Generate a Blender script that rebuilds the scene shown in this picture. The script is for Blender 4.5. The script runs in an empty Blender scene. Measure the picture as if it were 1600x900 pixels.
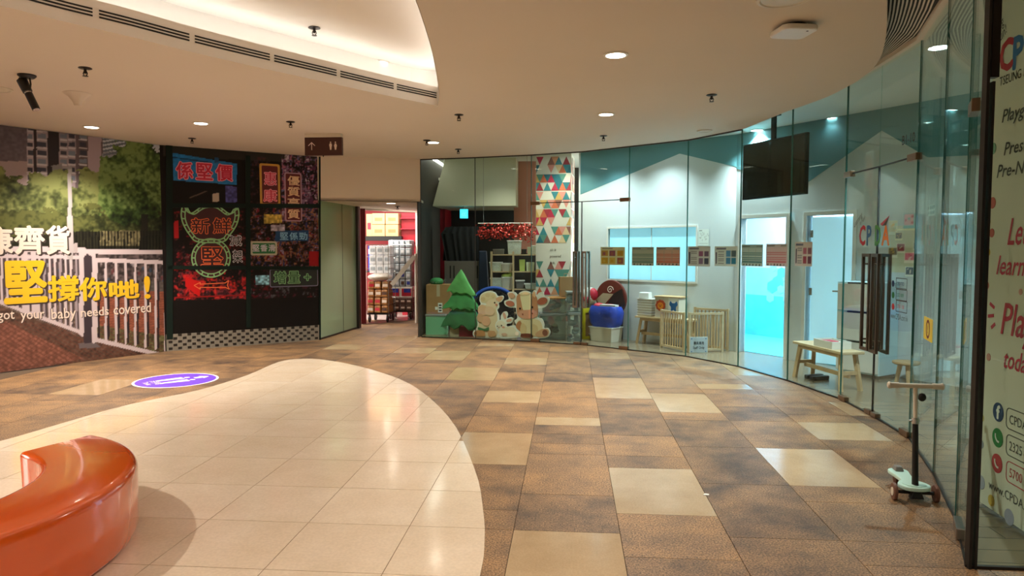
import bpy, math, random
import numpy as np
from mathutils import Vector, Matrix, Euler

random.seed(7); NP = np.random.RandomState(5)
S = bpy.context.scene
COL = S.collection

# ------------------------------------------------------------------ camera, world, exposure
F_PX, EYE = 1100.0, 1.6
PITCH = math.atan(62 / F_PX); YAW = math.atan(90 / F_PX * math.cos(PITCH))
cam = bpy.data.cameras.new('camera'); camo = bpy.data.objects.new('camera', cam); COL.objects.link(camo)
cam.sensor_width = 36; cam.lens = F_PX / 1600 * 36; cam.clip_start = .05
camo.location = (0, 0, EYE); camo.rotation_euler = (math.pi / 2 - PITCH, 0, YAW)
S.camera = camo
S.view_settings.view_transform = 'Standard'; S.view_settings.look = 'None'
S.view_settings.gamma = 1; S.view_settings.use_curve_mapping = False
S.view_settings.exposure = 1.55
S.cycles.transparent_max_bounces = 24; S.cycles.max_bounces = 7; S.cycles.glossy_bounces = 3
S.cycles.caustics_reflective = False; S.cycles.caustics_refractive = False
S.cycles.sample_clamp_indirect = 4.0
W = bpy.data.worlds.new('mall_ambience'); S.world = W; W.use_nodes = True
bg = W.node_tree.nodes['Background']; bg.inputs[0].default_value = (1.0, .90, .79, 1); bg.inputs[1].default_value = 2.8

ZC = 3.18      # mall ceiling
ZS = 3.34      # shop ceiling / glass head
WARM = (1.0, .88, .75); COOL = (.62, .92, 1.0); WHITE = (1, .97, .93)
SPOT_W = 150.0

# plan of the place: a floor (or ceiling) point from where it is seen in the survey photo
_a, _t = YAW, PITCH
_fh = Vector((-math.sin(_a), math.cos(_a), 0)); _R = Vector((math.cos(_a), math.sin(_a), 0))
_F = _fh * math.cos(_t) + Vector((0, 0, -math.sin(_t))); _U = _fh * math.sin(_t) + Vector((0, 0, math.cos(_t)))
EYEP = Vector((0, 0, EYE))
def ray(x, y): return _F + _R * ((x - 800) / F_PX) - _U * ((y - 450) / F_PX)
def fl(x, y, z=0.0):
    d = ray(x, y); return EYEP + d * ((z - EYE) / d.z)
def atY(x, y, Y):
    d = ray(x, y); return EYEP + d * (Y / d.y)

# ------------------------------------------------------------------ materials
def lin(h):
    if isinstance(h, str):
        h = h.lstrip('#'); h = [int(h[i:i + 2], 16) / 255 for i in (0, 2, 4)]
    return tuple((c / 12.92 if c <= .04045 else ((c + .055) / 1.055) ** 2.4) for c in h)
MATS = {}
def mat(name, col='#cccccc', rough=.5, metal=0., var=0., scale=6., bump=0., bscale=60., emit=0., coat=0., spec=.5, detail=3):
    """plain procedural material: colour with a little noise variation and optional fine bump"""
    if name in MATS: return MATS[name]
    m = bpy.data.materials.new(name); m.use_nodes = True; MATS[name] = m
    nt = m.node_tree; b = nt.nodes['Principled BSDF']; c = lin(col)
    b.inputs['Roughness'].default_value = rough; b.inputs['Metallic'].default_value = metal
    b.inputs['Specular IOR Level'].default_value = spec
    b.inputs['Coat Weight'].default_value = coat; b.inputs['Coat Roughness'].default_value = .04
    tc = nt.nodes.new('ShaderNodeTexCoord')
    n = nt.nodes.new('ShaderNodeTexNoise'); n.inputs['Scale'].default_value = scale; n.inputs['Detail'].default_value = detail
    nt.links.new(tc.outputs['Object'], n.inputs['Vector'])
    r = nt.nodes.new('ShaderNodeValToRGB')
    r.color_ramp.elements[0].position = .3; r.color_ramp.elements[1].position = .7
    r.color_ramp.elements[0].color = (*[v * (1 - var) for v in c], 1); r.color_ramp.elements[1].color = (*[min(1, v * (1 + var)) for v in c], 1)
    nt.links.new(n.outputs['Fac'], r.inputs['Fac']); nt.links.new(r.outputs['Color'], b.inputs['Base Color'])
    if bump:
        n2 = nt.nodes.new('ShaderNodeTexNoise'); n2.inputs['Scale'].default_value = bscale; n2.inputs['Detail'].default_value = 2
        nt.links.new(tc.outputs['Object'], n2.inputs['Vector'])
        bp = nt.nodes.new('ShaderNodeBump'); bp.inputs['Strength'].default_value = bump; bp.inputs['Distance'].default_value = .01
        nt.links.new(n2.outputs['Fac'], bp.inputs['Height']); nt.links.new(bp.outputs['Normal'], b.inputs['Normal'])
    if emit:
        nt.links.new(r.outputs['Color'], b.inputs['Emission Color']); b.inputs['Emission Strength'].default_value = emit
    return m
def glassmat(name, tint, refl=1.45, rough=.0, haze=0., boost=1.0):
    m = bpy.data.materials.new(name); m.use_nodes = True; nt = m.node_tree; nt.nodes.clear(); MATS[name] = m
    o = nt.nodes.new('ShaderNodeOutputMaterial'); t = nt.nodes.new('ShaderNodeBsdfTransparent'); t.inputs[0].default_value = (*lin(tint), 1)
    g = nt.nodes.new('ShaderNodeBsdfGlossy'); g.inputs['Roughness'].default_value = rough; g.inputs[0].default_value = (.95, 1, .98, 1)
    lw = nt.nodes.new('ShaderNodeLayerWeight'); lw.inputs[0].default_value = .5      # Schlick reflection, the same from both faces
    pw = nt.nodes.new('ShaderNodeMath'); pw.operation = 'POWER'; pw.inputs[1].default_value = 5; nt.links.new(lw.outputs['Facing'], pw.inputs[0])
    r0 = ((refl - 1) / (refl + 1)) ** 2 * boost
    ml = nt.nodes.new('ShaderNodeMath'); ml.operation = 'MULTIPLY_ADD'; ml.inputs[1].default_value = .6; ml.inputs[2].default_value = r0; ml.use_clamp = True
    nt.links.new(pw.outputs[0], ml.inputs[0])
    mx = nt.nodes.new('ShaderNodeMixShader'); nt.links.new(ml.outputs[0], mx.inputs[0]); nt.links.new(t.outputs[0], mx.inputs[1]); nt.links.new(g.outputs[0], mx.inputs[2])
    last = mx
    if haze:
        d = nt.nodes.new('ShaderNodeBsdfDiffuse'); d.inputs[0].default_value = (*lin(tint), 1)
        m2 = nt.nodes.new('ShaderNodeMixShader'); m2.inputs[0].default_value = haze
        nt.links.new(mx.outputs[0], m2.inputs[1]); nt.links.new(d.outputs[0], m2.inputs[2]); last = m2
    nt.links.new(last.outputs[0], o.inputs[0]); return m
def printmat(name, rough=.5, coat=0., gain=1.0):
    """flat print: the ink colours are stored on the sheet itself (attribute Col)"""
    m = bpy.data.materials.new(name); m.use_nodes = True; nt = m.node_tree; b = nt.nodes['Principled BSDF']; MATS[name] = m
    a = nt.nodes.new('ShaderNodeAttribute'); a.attribute_name = 'Col'
    nt.links.new(a.outputs['Color'], b.inputs['Base Color']); b.inputs['Roughness'].default_value = rough; b.inputs['Coat Weight'].default_value = coat; b.inputs['Specular IOR Level'].default_value = .2
    return m

def tilemat(name, base, dark, light, speck, rough, patch=.6, sscale=150, coat=0.):
    m = bpy.data.materials.new(name); m.use_nodes = True; nt = m.node_tree; b = nt.nodes['Principled BSDF']; MATS[name] = m
    N = nt.nodes.new; L = nt.links.new
    tc = N('ShaderNodeNewGeometry'); oi = N('ShaderNodeObjectInfo')
    n1 = N('ShaderNodeTexNoise'); n1.inputs['Scale'].default_value = 2.8; n1.inputs['Detail'].default_value = 5; n1.inputs['Roughness'].default_value = .65
    L(tc.outputs['Position'], n1.inputs['Vector'])
    add = N('ShaderNodeMath'); add.operation = 'MULTIPLY_ADD'; add.inputs[1].default_value = .2; L(oi.outputs['Random'], add.inputs[0]); L(n1.outputs['Fac'], add.inputs[2])
    r1 = N('ShaderNodeValToRGB'); e = r1.color_ramp.elements
    e[0].position = .36 ; e[0].color = (*lin(dark), 1); e[1].position = .86; e[1].color = (*lin(light), 1)
    mid = r1.color_ramp.elements.new(.36 + .5 * patch); mid.color = (*lin(base), 1)
    L(add.outputs[0], r1.inputs[0])
    n2 = N('ShaderNodeTexNoise'); n2.inputs['Scale'].default_value = sscale; n2.inputs['Detail'].default_value = 1.5
    L(tc.outputs['Position'], n2.inputs['Vector'])
    mr = N('ShaderNodeMapRange'); mr.inputs[1].default_value = .35; mr.inputs[2].default_value = .65; mr.inputs[3].default_value = 1 - speck; mr.inputs[4].default_value = 1 + speck
    L(n2.outputs['Fac'], mr.inputs[0])
    mx = N('ShaderNodeVectorMath'); mx.operation = 'SCALE'; L(r1.outputs[0], mx.inputs[0]); L(mr.outputs[0], mx.inputs['Scale'])
    L(mx.outputs[0], b.inputs['Base Color']); b.inputs['Roughness'].default_value = rough; b.inputs['Coat Weight'].default_value = coat; b.inputs['Coat Roughness'].default_value = .12
    return m

mat('ceiling_paint', '#d9cdbd', .75, var=.02, scale=.8)
mat('white_paint', '#e6e2d8', .6, var=.015, scale=1.5); mat('bulkhead_paint', '#e3d6c2', .65, var=.02, scale=1.2)
mat('shop_wall', '#d6dbda', .6, var=.02, scale=1.2); mat('teal_paint', '#5f9298', .6, var=.05, scale=1.2)
mat('shop_ceiling', '#e8ebe8', .6); mat('cove_white', '#f2efe9', .6)
mat('fascia_white', '#efe6da', .5); mat('slot_black', '#191513', .7)
tilemat('brown_tile', '#86694a', '#4a3c32', '#9f7b52', .6, .5, sscale=100)
tilemat('beige_tile', '#b29a79', '#a48c6c', '#bba483', .06, .16, sscale=90)
tilemat('cream_tile', '#e8d8c2', '#e1cfb6', '#eee0cc', .04, .13, sscale=60, coat=.3)
mat('grout', '#5f4e3c', .8); mat('cream_grout', '#8a745a', .8)
mat('shop_wood', '#a79478', .3, var=.12, scale=3)
mat('orange_gloss', '#e0580a', .16, var=.03, scale=2, coat=.9)
mat('black', '#141414', .45); mat('black_cloth', '#0f0e0e', .85, bump=.3, bscale=20); mat('dark_steel', '#2b2624', .35, metal=.6); mat('dark_frame', '#24201d', .5)
mat('steel', '#9a948c', .28, metal=.9); mat('brass', '#8a6f58', .32, metal=.8); mat('bronze_handle', '#6d5a4c', .3, metal=.7)
mat('brown_sign', '#43211a', .5); mat('white_plastic', '#e9e6df', .4); mat('offwhite', '#d8cfbd', .5); mat('grey_plastic', '#77736d', .5)
mat('pine', '#c3a277', .5, var=.12, scale=9); mat('pine_light', '#d0b58d', .5, var=.1, scale=9)
mat('cardboard', '#a57c50', .8, var=.07, scale=5); mat('carton', '#c9a675', .75, var=.06, scale=5)
mat('red_paint', '#a8182a', .45, var=.05); mat('dark_red', '#6d1620', .5); mat('pink_wall', '#c98b78', .7, var=.06, scale=1.5)
mat('tree_green', '#3f8a4f', .8, var=.25, scale=5, bump=.4, bscale=14); mat('tree_light', '#63a860', .8, var=.2, scale=5, bump=.4, bscale=14); mat('tree_dark', '#2f7044', .8, var=.2, scale=5, bump=.4, bscale=14)
mat('green_plastic', '#18c060', .4); mat('blue_bag', '#1f45b5', .45, var=.2, scale=8, bump=.5, bscale=16); mat('navy', '#1f2b40', .7); mat('blue', '#1e4aa8', .6)
mat('yellow', '#e6cf1e', .5); mat('maroon', '#6e2a1c', .6); mat('tan', '#b9a98a', .7); mat('grey_cabinet', '#6f6761', .5); mat('fur_black', '#1a1717', .95, bump=1., bscale=90)
mat('foil_red', '#c23b32', .3, metal=.5, var=.3, scale=30); mat('silver', '#c9c9c9', .25, metal=.9); mat('clear_grey', '#8c8f8a', .3)
mat('pack_white', '#dfe3e6', .35, var=.12, scale=22); mat('pack_silver', '#a9b3ba', .3, var=.22, scale=26); mat('pack_brown', '#a9743f', .4, var=.4, scale=18); mat('pack_blue', '#2b3fa8', .4, var=.3, scale=20); mat('pack_dark', '#5b4038', .4, var=.5, scale=25); mat('film_white', '#dcd6cc', .3, var=.1, scale=10, bump=.6, bscale=20)
mat('mint', '#bfe3d8', .3); mat('tyre', '#6b4738', .6); mat('white_metal', '#e8e4da', .35)
mat('lens_warm', '#fff1dc', .4, emit=8.); mat('lens_cool', '#eefaff', .4, emit=9.); mat('led_strip', '#fffaf6', .5, emit=4.2)
mat('lens_soft', '#f4f8f8', .5, emit=1.5); mat('door_glow', '#b3e0f0', .5, var=.02, scale=2, emit=.22); mat('exit_lit', '#2fc0dd', .5, emit=1.6); mat('window_lit', '#9fdcf0', .5, var=.04, scale=4, emit=.26)
mat('inner_wall', '#d4d9ee', .6); mat('inner_cyan', '#5fd0e6', .6, var=.12, scale=3); mat('inner_mid', '#9cdcec', .6, var=.08, scale=3); mat('door_white', '#c4e6f0', .45)
mat('screen_black', '#171616', .16, spec=.6); mat('ink', '#1b1b1b', .6); mat('ink_grey', '#4b4b48', .6); mat('paper', '#e6e6e0', .6)
mat('c_red', '#c2263b', .5); mat('c_blue', '#2f6fae', .5); mat('c_green', '#4a9f3b', .5); mat('c_orange', '#f08a1c', .5); mat('c_pink', '#c8324e', .5)
mat('art_yellow', '#f2c21c', .5); mat('art_cream', '#ead9cb', .5); mat('art_shadow', '#3a2f2b', .6)
mat('poster_cream', '#dcd7c6', .45, var=.015, scale=2); mat('fb_blue', '#27406e', .5); mat('wa_green', '#25823f', .5); mat('ph_red', '#bf3a42', .5)
mat('neon_pink', '#f59aa8', .5); mat('neon_red', '#c4183f', .5); mat('neon_orange', '#f0703c', .5); mat('neon_cream', '#e8bf94', .5); mat('neon_green', '#8fc487', .5); mat('neon_dgreen', '#1f4a2c', .5); mat('neon_blue', '#7fb2d6', .5); mat('neon_white', '#c9c6cf', .5); mat('deep_red', '#3c0d14', .5)
mat('mural_frame', '#10201b', .6, spec=.2); mat('art_blue', '#1f66a8', .5)
glassmat('shop_glass', '#f0faf8', 1.45, boost=.3); glassmat('green_glass', '#b3c8ac', 1.4, haze=.6, boost=.5); glassmat('clear_box', '#dfe4e0', 1.3, haze=.10); glassmat('green_box', '#a8e8c0', 1.3, haze=.5)
mat('glass_edge', '#2f6e66', .15, spec=.8)
printmat('print_matt', .6); printmat('print_gloss', .5)

# ------------------------------------------------------------------ mesh builder
class B:
    def __init__(s): s.v = []; s.f = []; s.c = []; s.cur = None
    def col(s, h): s.cur = lin(h) if h is not None else None; return s
    def add(s, vs, fs):
        k = len(s.v); s.v += [tuple(p) for p in vs]; s.f += [[i + k for i in f] for f in fs]; s.c += [s.cur] * len(fs); return s
    def box(s, x0, x1, y0, y1, z0, z1, top=1., rot=0., c=None):
        cx, cy = (x0 + x1) / 2, (y0 + y1) / 2; vs = []
        for z, k in ((z0, 1.), (z1, top)):
            for x, y in ((x0, y0), (x1, y0), (x1, y1), (x0, y1)):
                px, py = (x - cx) * k, (y - cy) * k
                if rot: px, py = px * math.cos(rot) - py * math.sin(rot), px * math.sin(rot) + py * math.cos(rot)
                vs.append((cx + px, cy + py, z))
        return s.add(vs, [(3, 2, 1, 0), (4, 5, 6, 7), (0, 1, 5, 4), (1, 2, 6, 5), (2, 3, 7, 6), (3, 0, 4, 7)])
    def beam(s, p0, p1, w, h):
        p0, p1 = Vector(p0), Vector(p1); d = (p1 - p0).normalized(); u = d.cross(Vector((0, 0, 1)))
        u = u.normalized() if u.length > 1e-4 else Vector((1, 0, 0)); v = u.cross(d)
        vs = [p + u * (a * w / 2) + v * (b * h / 2) for p in (p0, p1) for a, b in ((-1, -1), (1, -1), (1, 1), (-1, 1))]
        return s.add(vs, [(3, 2, 1, 0), (4, 5, 6, 7), (0, 1, 5, 4), (1, 2, 6, 5), (2, 3, 7, 6), (3, 0, 4, 7)])
    def cyl(s, p0, p1, r0, r1=None, n=14, caps=True):
        r1 = r0 if r1 is None else r1; p0, p1 = Vector(p0), Vector(p1); d = (p1 - p0).normalized()
        u = d.orthogonal().normalized(); v = d.cross(u); vs = []
        for p, r in ((p0, r0), (p1, r1)):
            vs += [p + (u * math.cos(2 * math.pi * i / n) + v * math.sin(2 * math.pi * i / n)) * r for i in range(n)]
        fs = [(i, (i + 1) % n, n + (i + 1) % n, n + i) for i in range(n)]
        if caps: fs += [tuple(range(n - 1, -1, -1)), tuple(range(n, 2 * n))]
        return s.add(vs, fs)
    def tube(s, pts, r, n=8):
        pts = [Vector(p) for p in pts]; vs = []; u = None
        for i, p in enumerate(pts):
            d = (pts[min(i + 1, len(pts) - 1)] - pts[max(i - 1, 0)]).normalized()
            u = d.orthogonal().normalized() if u is None else (u - d * u.dot(d)).normalized()
            v = d.cross(u); rr = r[i] if isinstance(r, (list, tuple)) else r
            vs += [p + (u * math.cos(2 * math.pi * k / n) + v * math.sin(2 * math.pi * k / n)) * rr for k in range(n)]
        fs = [(i * n + k, i * n + (k + 1) % n, (i + 1) * n + (k + 1) % n, (i + 1) * n + k) for i in range(len(pts) - 1) for k in range(n)]
        fs += [tuple(range(n - 1, -1, -1)), tuple(range((len(pts) - 1) * n, len(pts) * n))]
        return s.add(vs, fs)
    def lathe(s, prof, c=(0, 0, 0), n=20, sx=1., sy=1.):
        vs = [(c[0] + r * sx * math.cos(2 * math.pi * k / n), c[1] + r * sy * math.sin(2 * math.pi * k / n), c[2] + z) for r, z in prof for k in range(n)]
        m = len(prof); fs = [(i * n + k, i * n + (k + 1) % n, (i + 1) * n + (k + 1) % n, (i + 1) * n + k) for i in range(m - 1) for k in range(n)]
        fs += [tuple(range(n - 1, -1, -1)), tuple(range((m - 1) * n, m * n))]
        return s.add(vs, fs)
    def ball(s, c, r, n=14, m=8):
        r = r if isinstance(r, (list, tuple)) else (r, r, r)
        vs = [(c[0] + r[0] * math.sin(math.pi * (i + .02) / (m + .04)) * math.cos(2 * math.pi * k / n), c[1] + r[1] * math.sin(math.pi * (i + .02) / (m + .04)) * math.sin(2 * math.pi * k / n), c[2] - r[2] * math.cos(math.pi * i / m)) for i in range(m + 1) for k in range(n)]
        fs = [(i * n + k, i * n + (k + 1) % n, (i + 1) * n + (k + 1) % n, (i + 1) * n + k) for i in range(m) for k in range(n)]
        return s.add(vs, fs)
    def prism(s, poly, a, b, axis='y'):
        n = len(poly); T = (lambda p, h: (p[0], h, p[1])) if axis == 'y' else (lambda p, h: (p[0], p[1], h))
        vs = [T(p, a) for p in poly] + [T(p, b) for p in poly]
        return s.add(vs, [tuple(range(n)), tuple(range(2 * n - 1, n - 1, -1))] + [(i, i + n, (i + 1) % n + n, (i + 1) % n) for i in range(n)])
    def flat(s, poly, y=0., axis='y'):
        vs = [(p[0], y, p[1]) if axis == 'y' else (p[0], p[1], y) for p in poly]
        return s.add(vs, [tuple(range(len(poly)))])
    def obj(s, name, m=None, parent=None, smooth=False, bev=0., loc=None, rz=0., bseg=2):
        me = bpy.data.meshes.new(name); me.from_pydata(s.v, [], s.f); me.validate()
        if any(c is not None for c in s.c):
            ca = me.color_attributes.new('Col', 'FLOAT_COLOR', 'CORNER'); data = []
            for p in me.polygons: data += [(*(s.c[p.index] or (1, 1, 1)), 1)] * p.loop_total
            ca.data.foreach_set('color', np.array(data, dtype=np.float32).ravel())
        import bmesh
        bm = bmesh.new(); bm.from_mesh(me); bmesh.ops.recalc_face_normals(bm, faces=bm.faces); bm.to_mesh(me); bm.free()
        return link(name, me, m, parent, smooth, bev, loc, rz, bseg)
def link(name, me, m=None, parent=None, smooth=False, bev=0., loc=None, rz=0., bseg=2):
    o = bpy.data.objects.new(name, me); COL.objects.link(o)
    if m is not None and not me.materials: me.materials.append(MATS[m] if isinstance(m, str) else m)
    if parent is not None: o.parent = parent
    if loc is not None: o.location = loc
    if rz: o.rotation_euler[2] = rz
    if smooth:
        for p in me.polygons: p.use_smooth = True
        me.set_sharp_from_angle(angle=math.radians(38))
    if bev:
        md = o.modifiers.new('bevel', 'BEVEL'); md.width = bev; md.segments = bseg; md.limit_method = 'ANGLE'; md.angle_limit = math.radians(40); md.harden_normals = False
    return o
def tag(o, label, cat, group=None, kind=None):
    o['label'] = label; o['category'] = cat
    if group: o['group'] = group
    if kind: o['kind'] = kind
    return o
def thing(name, label, cat, loc=(0, 0, 0), rz=0., group=None, kind=None):
    o = bpy.data.objects.new(name, None); COL.objects.link(o); o.empty_display_size = .1
    o.location = loc; o.rotation_euler = (0, 0, rz); return tag(o, label, cat, group, kind)
def dup(root, loc, label, rz=0.):
    def cp(o, par):
        c = o.copy(); COL.objects.link(c); c.parent = par
        for ch in o.children: cp(ch, c)
        return c
    r = cp(root, None); r.location = loc; r.rotation_euler[2] = rz; r['label'] = label; return r
def smooth_poly(pts, k=4, closed=True):
    n = len(pts); out = []
    for i in range(n if closed else n - 1):
        p0, p1, p2, p3 = [Vector(pts[j % n] if closed else pts[max(0, min(n - 1, j))]) for j in (i - 1, i, i + 1, i + 2)]
        for t in range(k):
            t /= k; out.append(tuple(.5 * ((2 * p1) + (p2 - p0) * t + (2 * p0 - 5 * p1 + 4 * p2 - p3) * t * t + (3 * p1 - p0 - 3 * p2 + p3) * t ** 3)))
    if not closed: out.append(tuple(pts[-1]))
    return out
def ell(cx, cz, rx, rz, n=20, rot=0.):
    return [(cx + rx * math.cos(a) * math.cos(rot) - rz * math.sin(a) * math.sin(rot), cz + rx * math.cos(a) * math.sin(rot) + rz * math.sin(a) * math.cos(rot)) for a in [2 * math.pi * i / n for i in range(n)]]
def rrect(x0, x1, z0, z1, r, k=4):
    out = []
    for cx, cz, a0 in ((x1 - r, z1 - r, 0), (x0 + r, z1 - r, 90), (x0 + r, z0 + r, 180), (x1 - r, z0 + r, 270)):
        out += [(cx + r * math.cos(math.radians(a0 + 90 * i / k)), cz + r * math.sin(math.radians(a0 + 90 * i / k))) for i in range(k + 1)]
    return out
def stroke(pts, w):
    """polyline with thickness as quads"""
    out = []
    for (x0, z0), (x1, z1) in zip(pts[:-1], pts[1:]):
        d = math.hypot(x1 - x0, z1 - z0) or 1e-6; nx, nz = -(z1 - z0) / d * w / 2, (x1 - x0) / d * w / 2
        out.append([(x0 + nx, z0 + nz), (x1 + nx, z1 + nz), (x1 - nx, z1 - nz), (x0 - nx, z0 - nz)])
    return out

class Plane:
    """upright plane: local x runs along it (to the viewer's right), local y away from the viewer, local z up"""
    def __init__(s, p0, p1):
        s.o = Vector((p0[0], p0[1], 0)); d = Vector((p1[0] - p0[0], p1[1] - p0[1], 0)); s.L = d.length; s.u = d.normalized()
        s.n = Vector((-s.u.y, s.u.x, 0)); s.rz = math.atan2(s.u.y, s.u.x)
    def uz(s, x, y, off=0.):
        d = ray(x, y); t = ((s.o + s.n * off) - EYEP).dot(s.n) / d.dot(s.n); p = EYEP + d * t
        return ((p - s.o).dot(s.u), p.z)
    def at(s, u, off=0., z=0.): return s.o + s.u * u + s.n * off + Vector((0, 0, z))
    def empty(s, *a, off=0., u=0., z=0., **k): return thing(*a, loc=s.at(u, off, z), rz=s.rz, **k)

_txt = {}
def glyphs(s, shear, space, align, res):
    key = (s, shear, space, align, res)
    if key not in _txt:
        c = bpy.data.curves.new('t', 'FONT'); c.body = s; c.size = 1.; c.shear = shear; c.space_character = space; c.align_x = align; c.resolution_u = res
        o = bpy.data.objects.new('t', c); COL.objects.link(o)
        dg = bpy.context.evaluated_depsgraph_get(); me = bpy.data.meshes.new_from_object(o.evaluated_get(dg)); bpy.data.objects.remove(o)
        _txt[key] = (np.array([v.co[:] for v in me.vertices]).reshape(-1, 3), [tuple(p.vertices) for p in me.polygons])
    return _txt[key]
def text(s, size, m, parent, loc, name='lettering', bold=0., shear=0., space=1., align='LEFT', sx=1., roll=0., res=2, upright=True, rz=0.):
    """lettering as a thin printed mesh; bold thickens every stroke by overprinting it slightly shifted"""
    co, fs = glyphs(s, shear, space, align, res); V, Fc = [], []
    sh = [(0, 0)] if not bold else [(0, 0)] + [(bold * math.cos(math.pi / 4 * i), bold * math.sin(math.pi / 4 * i)) for i in range(8)]
    for j, (dx, dy) in enumerate(reversed(sh)):
        k = sum(len(v) for v in V); V.append(co + np.array([dx, dy, j * .00008])); Fc += [tuple(i + k for i in f) for f in fs]
    me = bpy.data.meshes.new(name); me.from_pydata(np.concatenate(V).tolist(), [], Fc)
    me.transform(Matrix.Diagonal((size * sx, size, 1, 1)))
    if roll: me.transform(Matrix.Rotation(roll, 4, 'Z'))
    if upright: me.transform(Matrix.Rotation(math.pi / 2, 4, 'X'))
    return link(name, me, m, parent, loc=loc, rz=rz)
def textfit(s, x0, x1, zb, zt, m, parent, y=0., **k):
    """lettering scaled to fill the box x0..x1, zb..zt of an upright plane"""
    o = text(s, 1., m, parent, (0, 0, 0), **k); co = np.array([v.co[:] for v in o.data.vertices])
    if not len(co): return o
    a, b = co.min(0), co.max(0); sx = (x1 - x0) / (b[0] - a[0]); sz = (zt - zb) / (b[2] - a[2])
    o.data.transform(Matrix.Translation((x0, y, zb)) @ Matrix.Diagonal((sx, 1, sz, 1)) @ Matrix.Translation((-a[0], 0, -a[2])))
    return o

class Canvas:
    """a printed sheet: grid of ink colours in the sheet's own metres (u, z)"""
    def __init__(s, u0, u1, z0, z1, step, col):
        s.b = (u0, u1, z0, z1); s.nu, s.nz = max(2, int((u1 - u0) / step) + 1), max(2, int((z1 - z0) / step) + 1)
        s.u, s.z = np.meshgrid(np.linspace(u0, u1, s.nu), np.linspace(z0, z1, s.nz))
        s.a = np.empty((s.nz, s.nu, 3)); s.a[:] = s.c(col)
    @staticmethod
    def c(h):
        if isinstance(h, str): h = h.lstrip('#'); return np.array([int(h[i:i + 2], 16) / 255 for i in (0, 2, 4)])
        return np.array(h)
    def inside(s, poly):
        m = np.zeros(s.u.shape, bool); n = len(poly)
        for i in range(n):
            (x0, z0), (x1, z1) = poly[i], poly[(i + 1) % n]
            if z0 == z1: continue
            m ^= ((s.z < z0) != (s.z < z1)) & (s.u < (x1 - x0) * (s.z - z0) / (z1 - z0) + x0)
        return m
    def poly(s, pts, col, op=1., tex=0.):
        m = s.inside(pts); c = s.c(col)
        if tex: s.a[m] = s.a[m] * (1 - op) + op * np.clip(c * (1 + tex * (s.noise(.03)[m][:, None] - .5) * 2), 0, 1)
        else: s.a[m] = s.a[m] * (1 - op) + c * op
    def line(s, p0, p1, w, col, op=1.):
        d = np.array(p1) - np.array(p0); L2 = max(1e-9, (d ** 2).sum())
        t = np.clip(((s.u - p0[0]) * d[0] + (s.z - p0[1]) * d[1]) / L2, 0, 1)
        m = np.hypot(s.u - p0[0] - t * d[0], s.z - p0[1] - t * d[1]) < w / 2
        s.a[m] = s.a[m] * (1 - op) + s.c(col) * op
    def noise(s, size, oct=1):
        out = np.zeros(s.u.shape); amp = 1.; tot = 0
        for _ in range(oct):
            gu, gz = int((s.b[1] - s.b[0]) / size) + 3, int((s.b[3] - s.b[2]) / size) + 3
            g = NP.rand(gz, gu); x = (s.u - s.b[0]) / size; z = (s.z - s.b[2]) / size
            i, j = x.astype(int), z.astype(int); fx, fz = x - i, z - j; fx = fx * fx * (3 - 2 * fx); fz = fz * fz * (3 - 2 * fz)
            out += amp * (g[j, i] * (1 - fx) * (1 - fz) + g[j, i + 1] * fx * (1 - fz) + g[j + 1, i] * (1 - fx) * fz + g[j + 1, i + 1] * fx * fz)
            tot += amp; amp *= .55; size /= 2
        return out / tot
    def build(s, name, m, parent, y=0., thick=.004):
        v = np.stack([s.u, np.full(s.u.shape, y), s.z], -1).reshape(-1, 3)
        i = np.arange((s.nz - 1) * (s.nu - 1)); r, c = i // (s.nu - 1), i % (s.nu - 1); k = r * s.nu + c
        f = np.stack([k, k + 1, k + s.nu + 1, k + s.nu], 1)
        nv = len(v); u0, u1, z0, z1 = s.b; yb = y + thick
        v = np.concatenate([v, [(u0, yb, z0), (u1, yb, z0), (u1, yb, z1), (u0, yb, z1)]])
        me = bpy.data.meshes.new(name); me.from_pydata(v.tolist(), [], f.tolist() + [(nv + 3, nv + 2, nv + 1, nv)])
        a = np.clip(s.a, 0, 1); L = np.where(a <= .04045, a / 12.92, ((a + .055) / 1.055) ** 2.4).reshape(-1, 3)
        L = np.concatenate([L, np.full((4, 3), .5)]); ca = me.color_attributes.new('Col', 'FLOAT_COLOR', 'POINT')
        ca.data.foreach_set('color', np.concatenate([L, np.ones((len(L), 1))], 1).astype(np.float32).ravel())
        return link(name, me, m, parent)
# ------------------------------------------------------------------ plan of the shopfront glass, walls
GP = [(659, 527), (743, 530), (830, 534), (908, 539), (981, 547), (1071, 557), (1153, 573), (1230, 595), (1313, 624), (1363, 650), (1421, 685), (1459, 741), (1494, 812), (1512, 887)]
G = [fl(*p) for p in GP]; G.append(Vector((G[-1].x + 2.6, G[-1].y - .03, 0)))
WP = Plane(fl(-330, 624), fl(258, 549))          # street mural wall
NPL = Plane(fl(258, 549), fl(500, 531))          # neon mural wall
from mathutils.geometry import tessellate_polygon
def slab(polys, z, thick, flip=False):
    """flat plate with holes: list of outlines (outer first), with vertical edges of height thick upwards"""
    b = B(); allp = [Vector((p[0], p[1], 0)) for q in polys for p in q]
    tris = tessellate_polygon([[Vector((p[0], p[1], 0)) for p in q] for q in polys]); n = len(allp)
    b.add([(p.x, p.y, z) for p in allp], [tuple(t) for t in tris])
    b.add([(p.x, p.y, z + thick) for p in allp], [tuple(t) for t in tris])
    k = 0
    for q in polys:
        m = len(q); b.add([(p[0], p[1], z) for p in q] + [(p[0], p[1], z + thick) for p in q], [(i, (i + 1) % m, (i + 1) % m + m, i + m) for i in range(m)])
    return b

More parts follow.
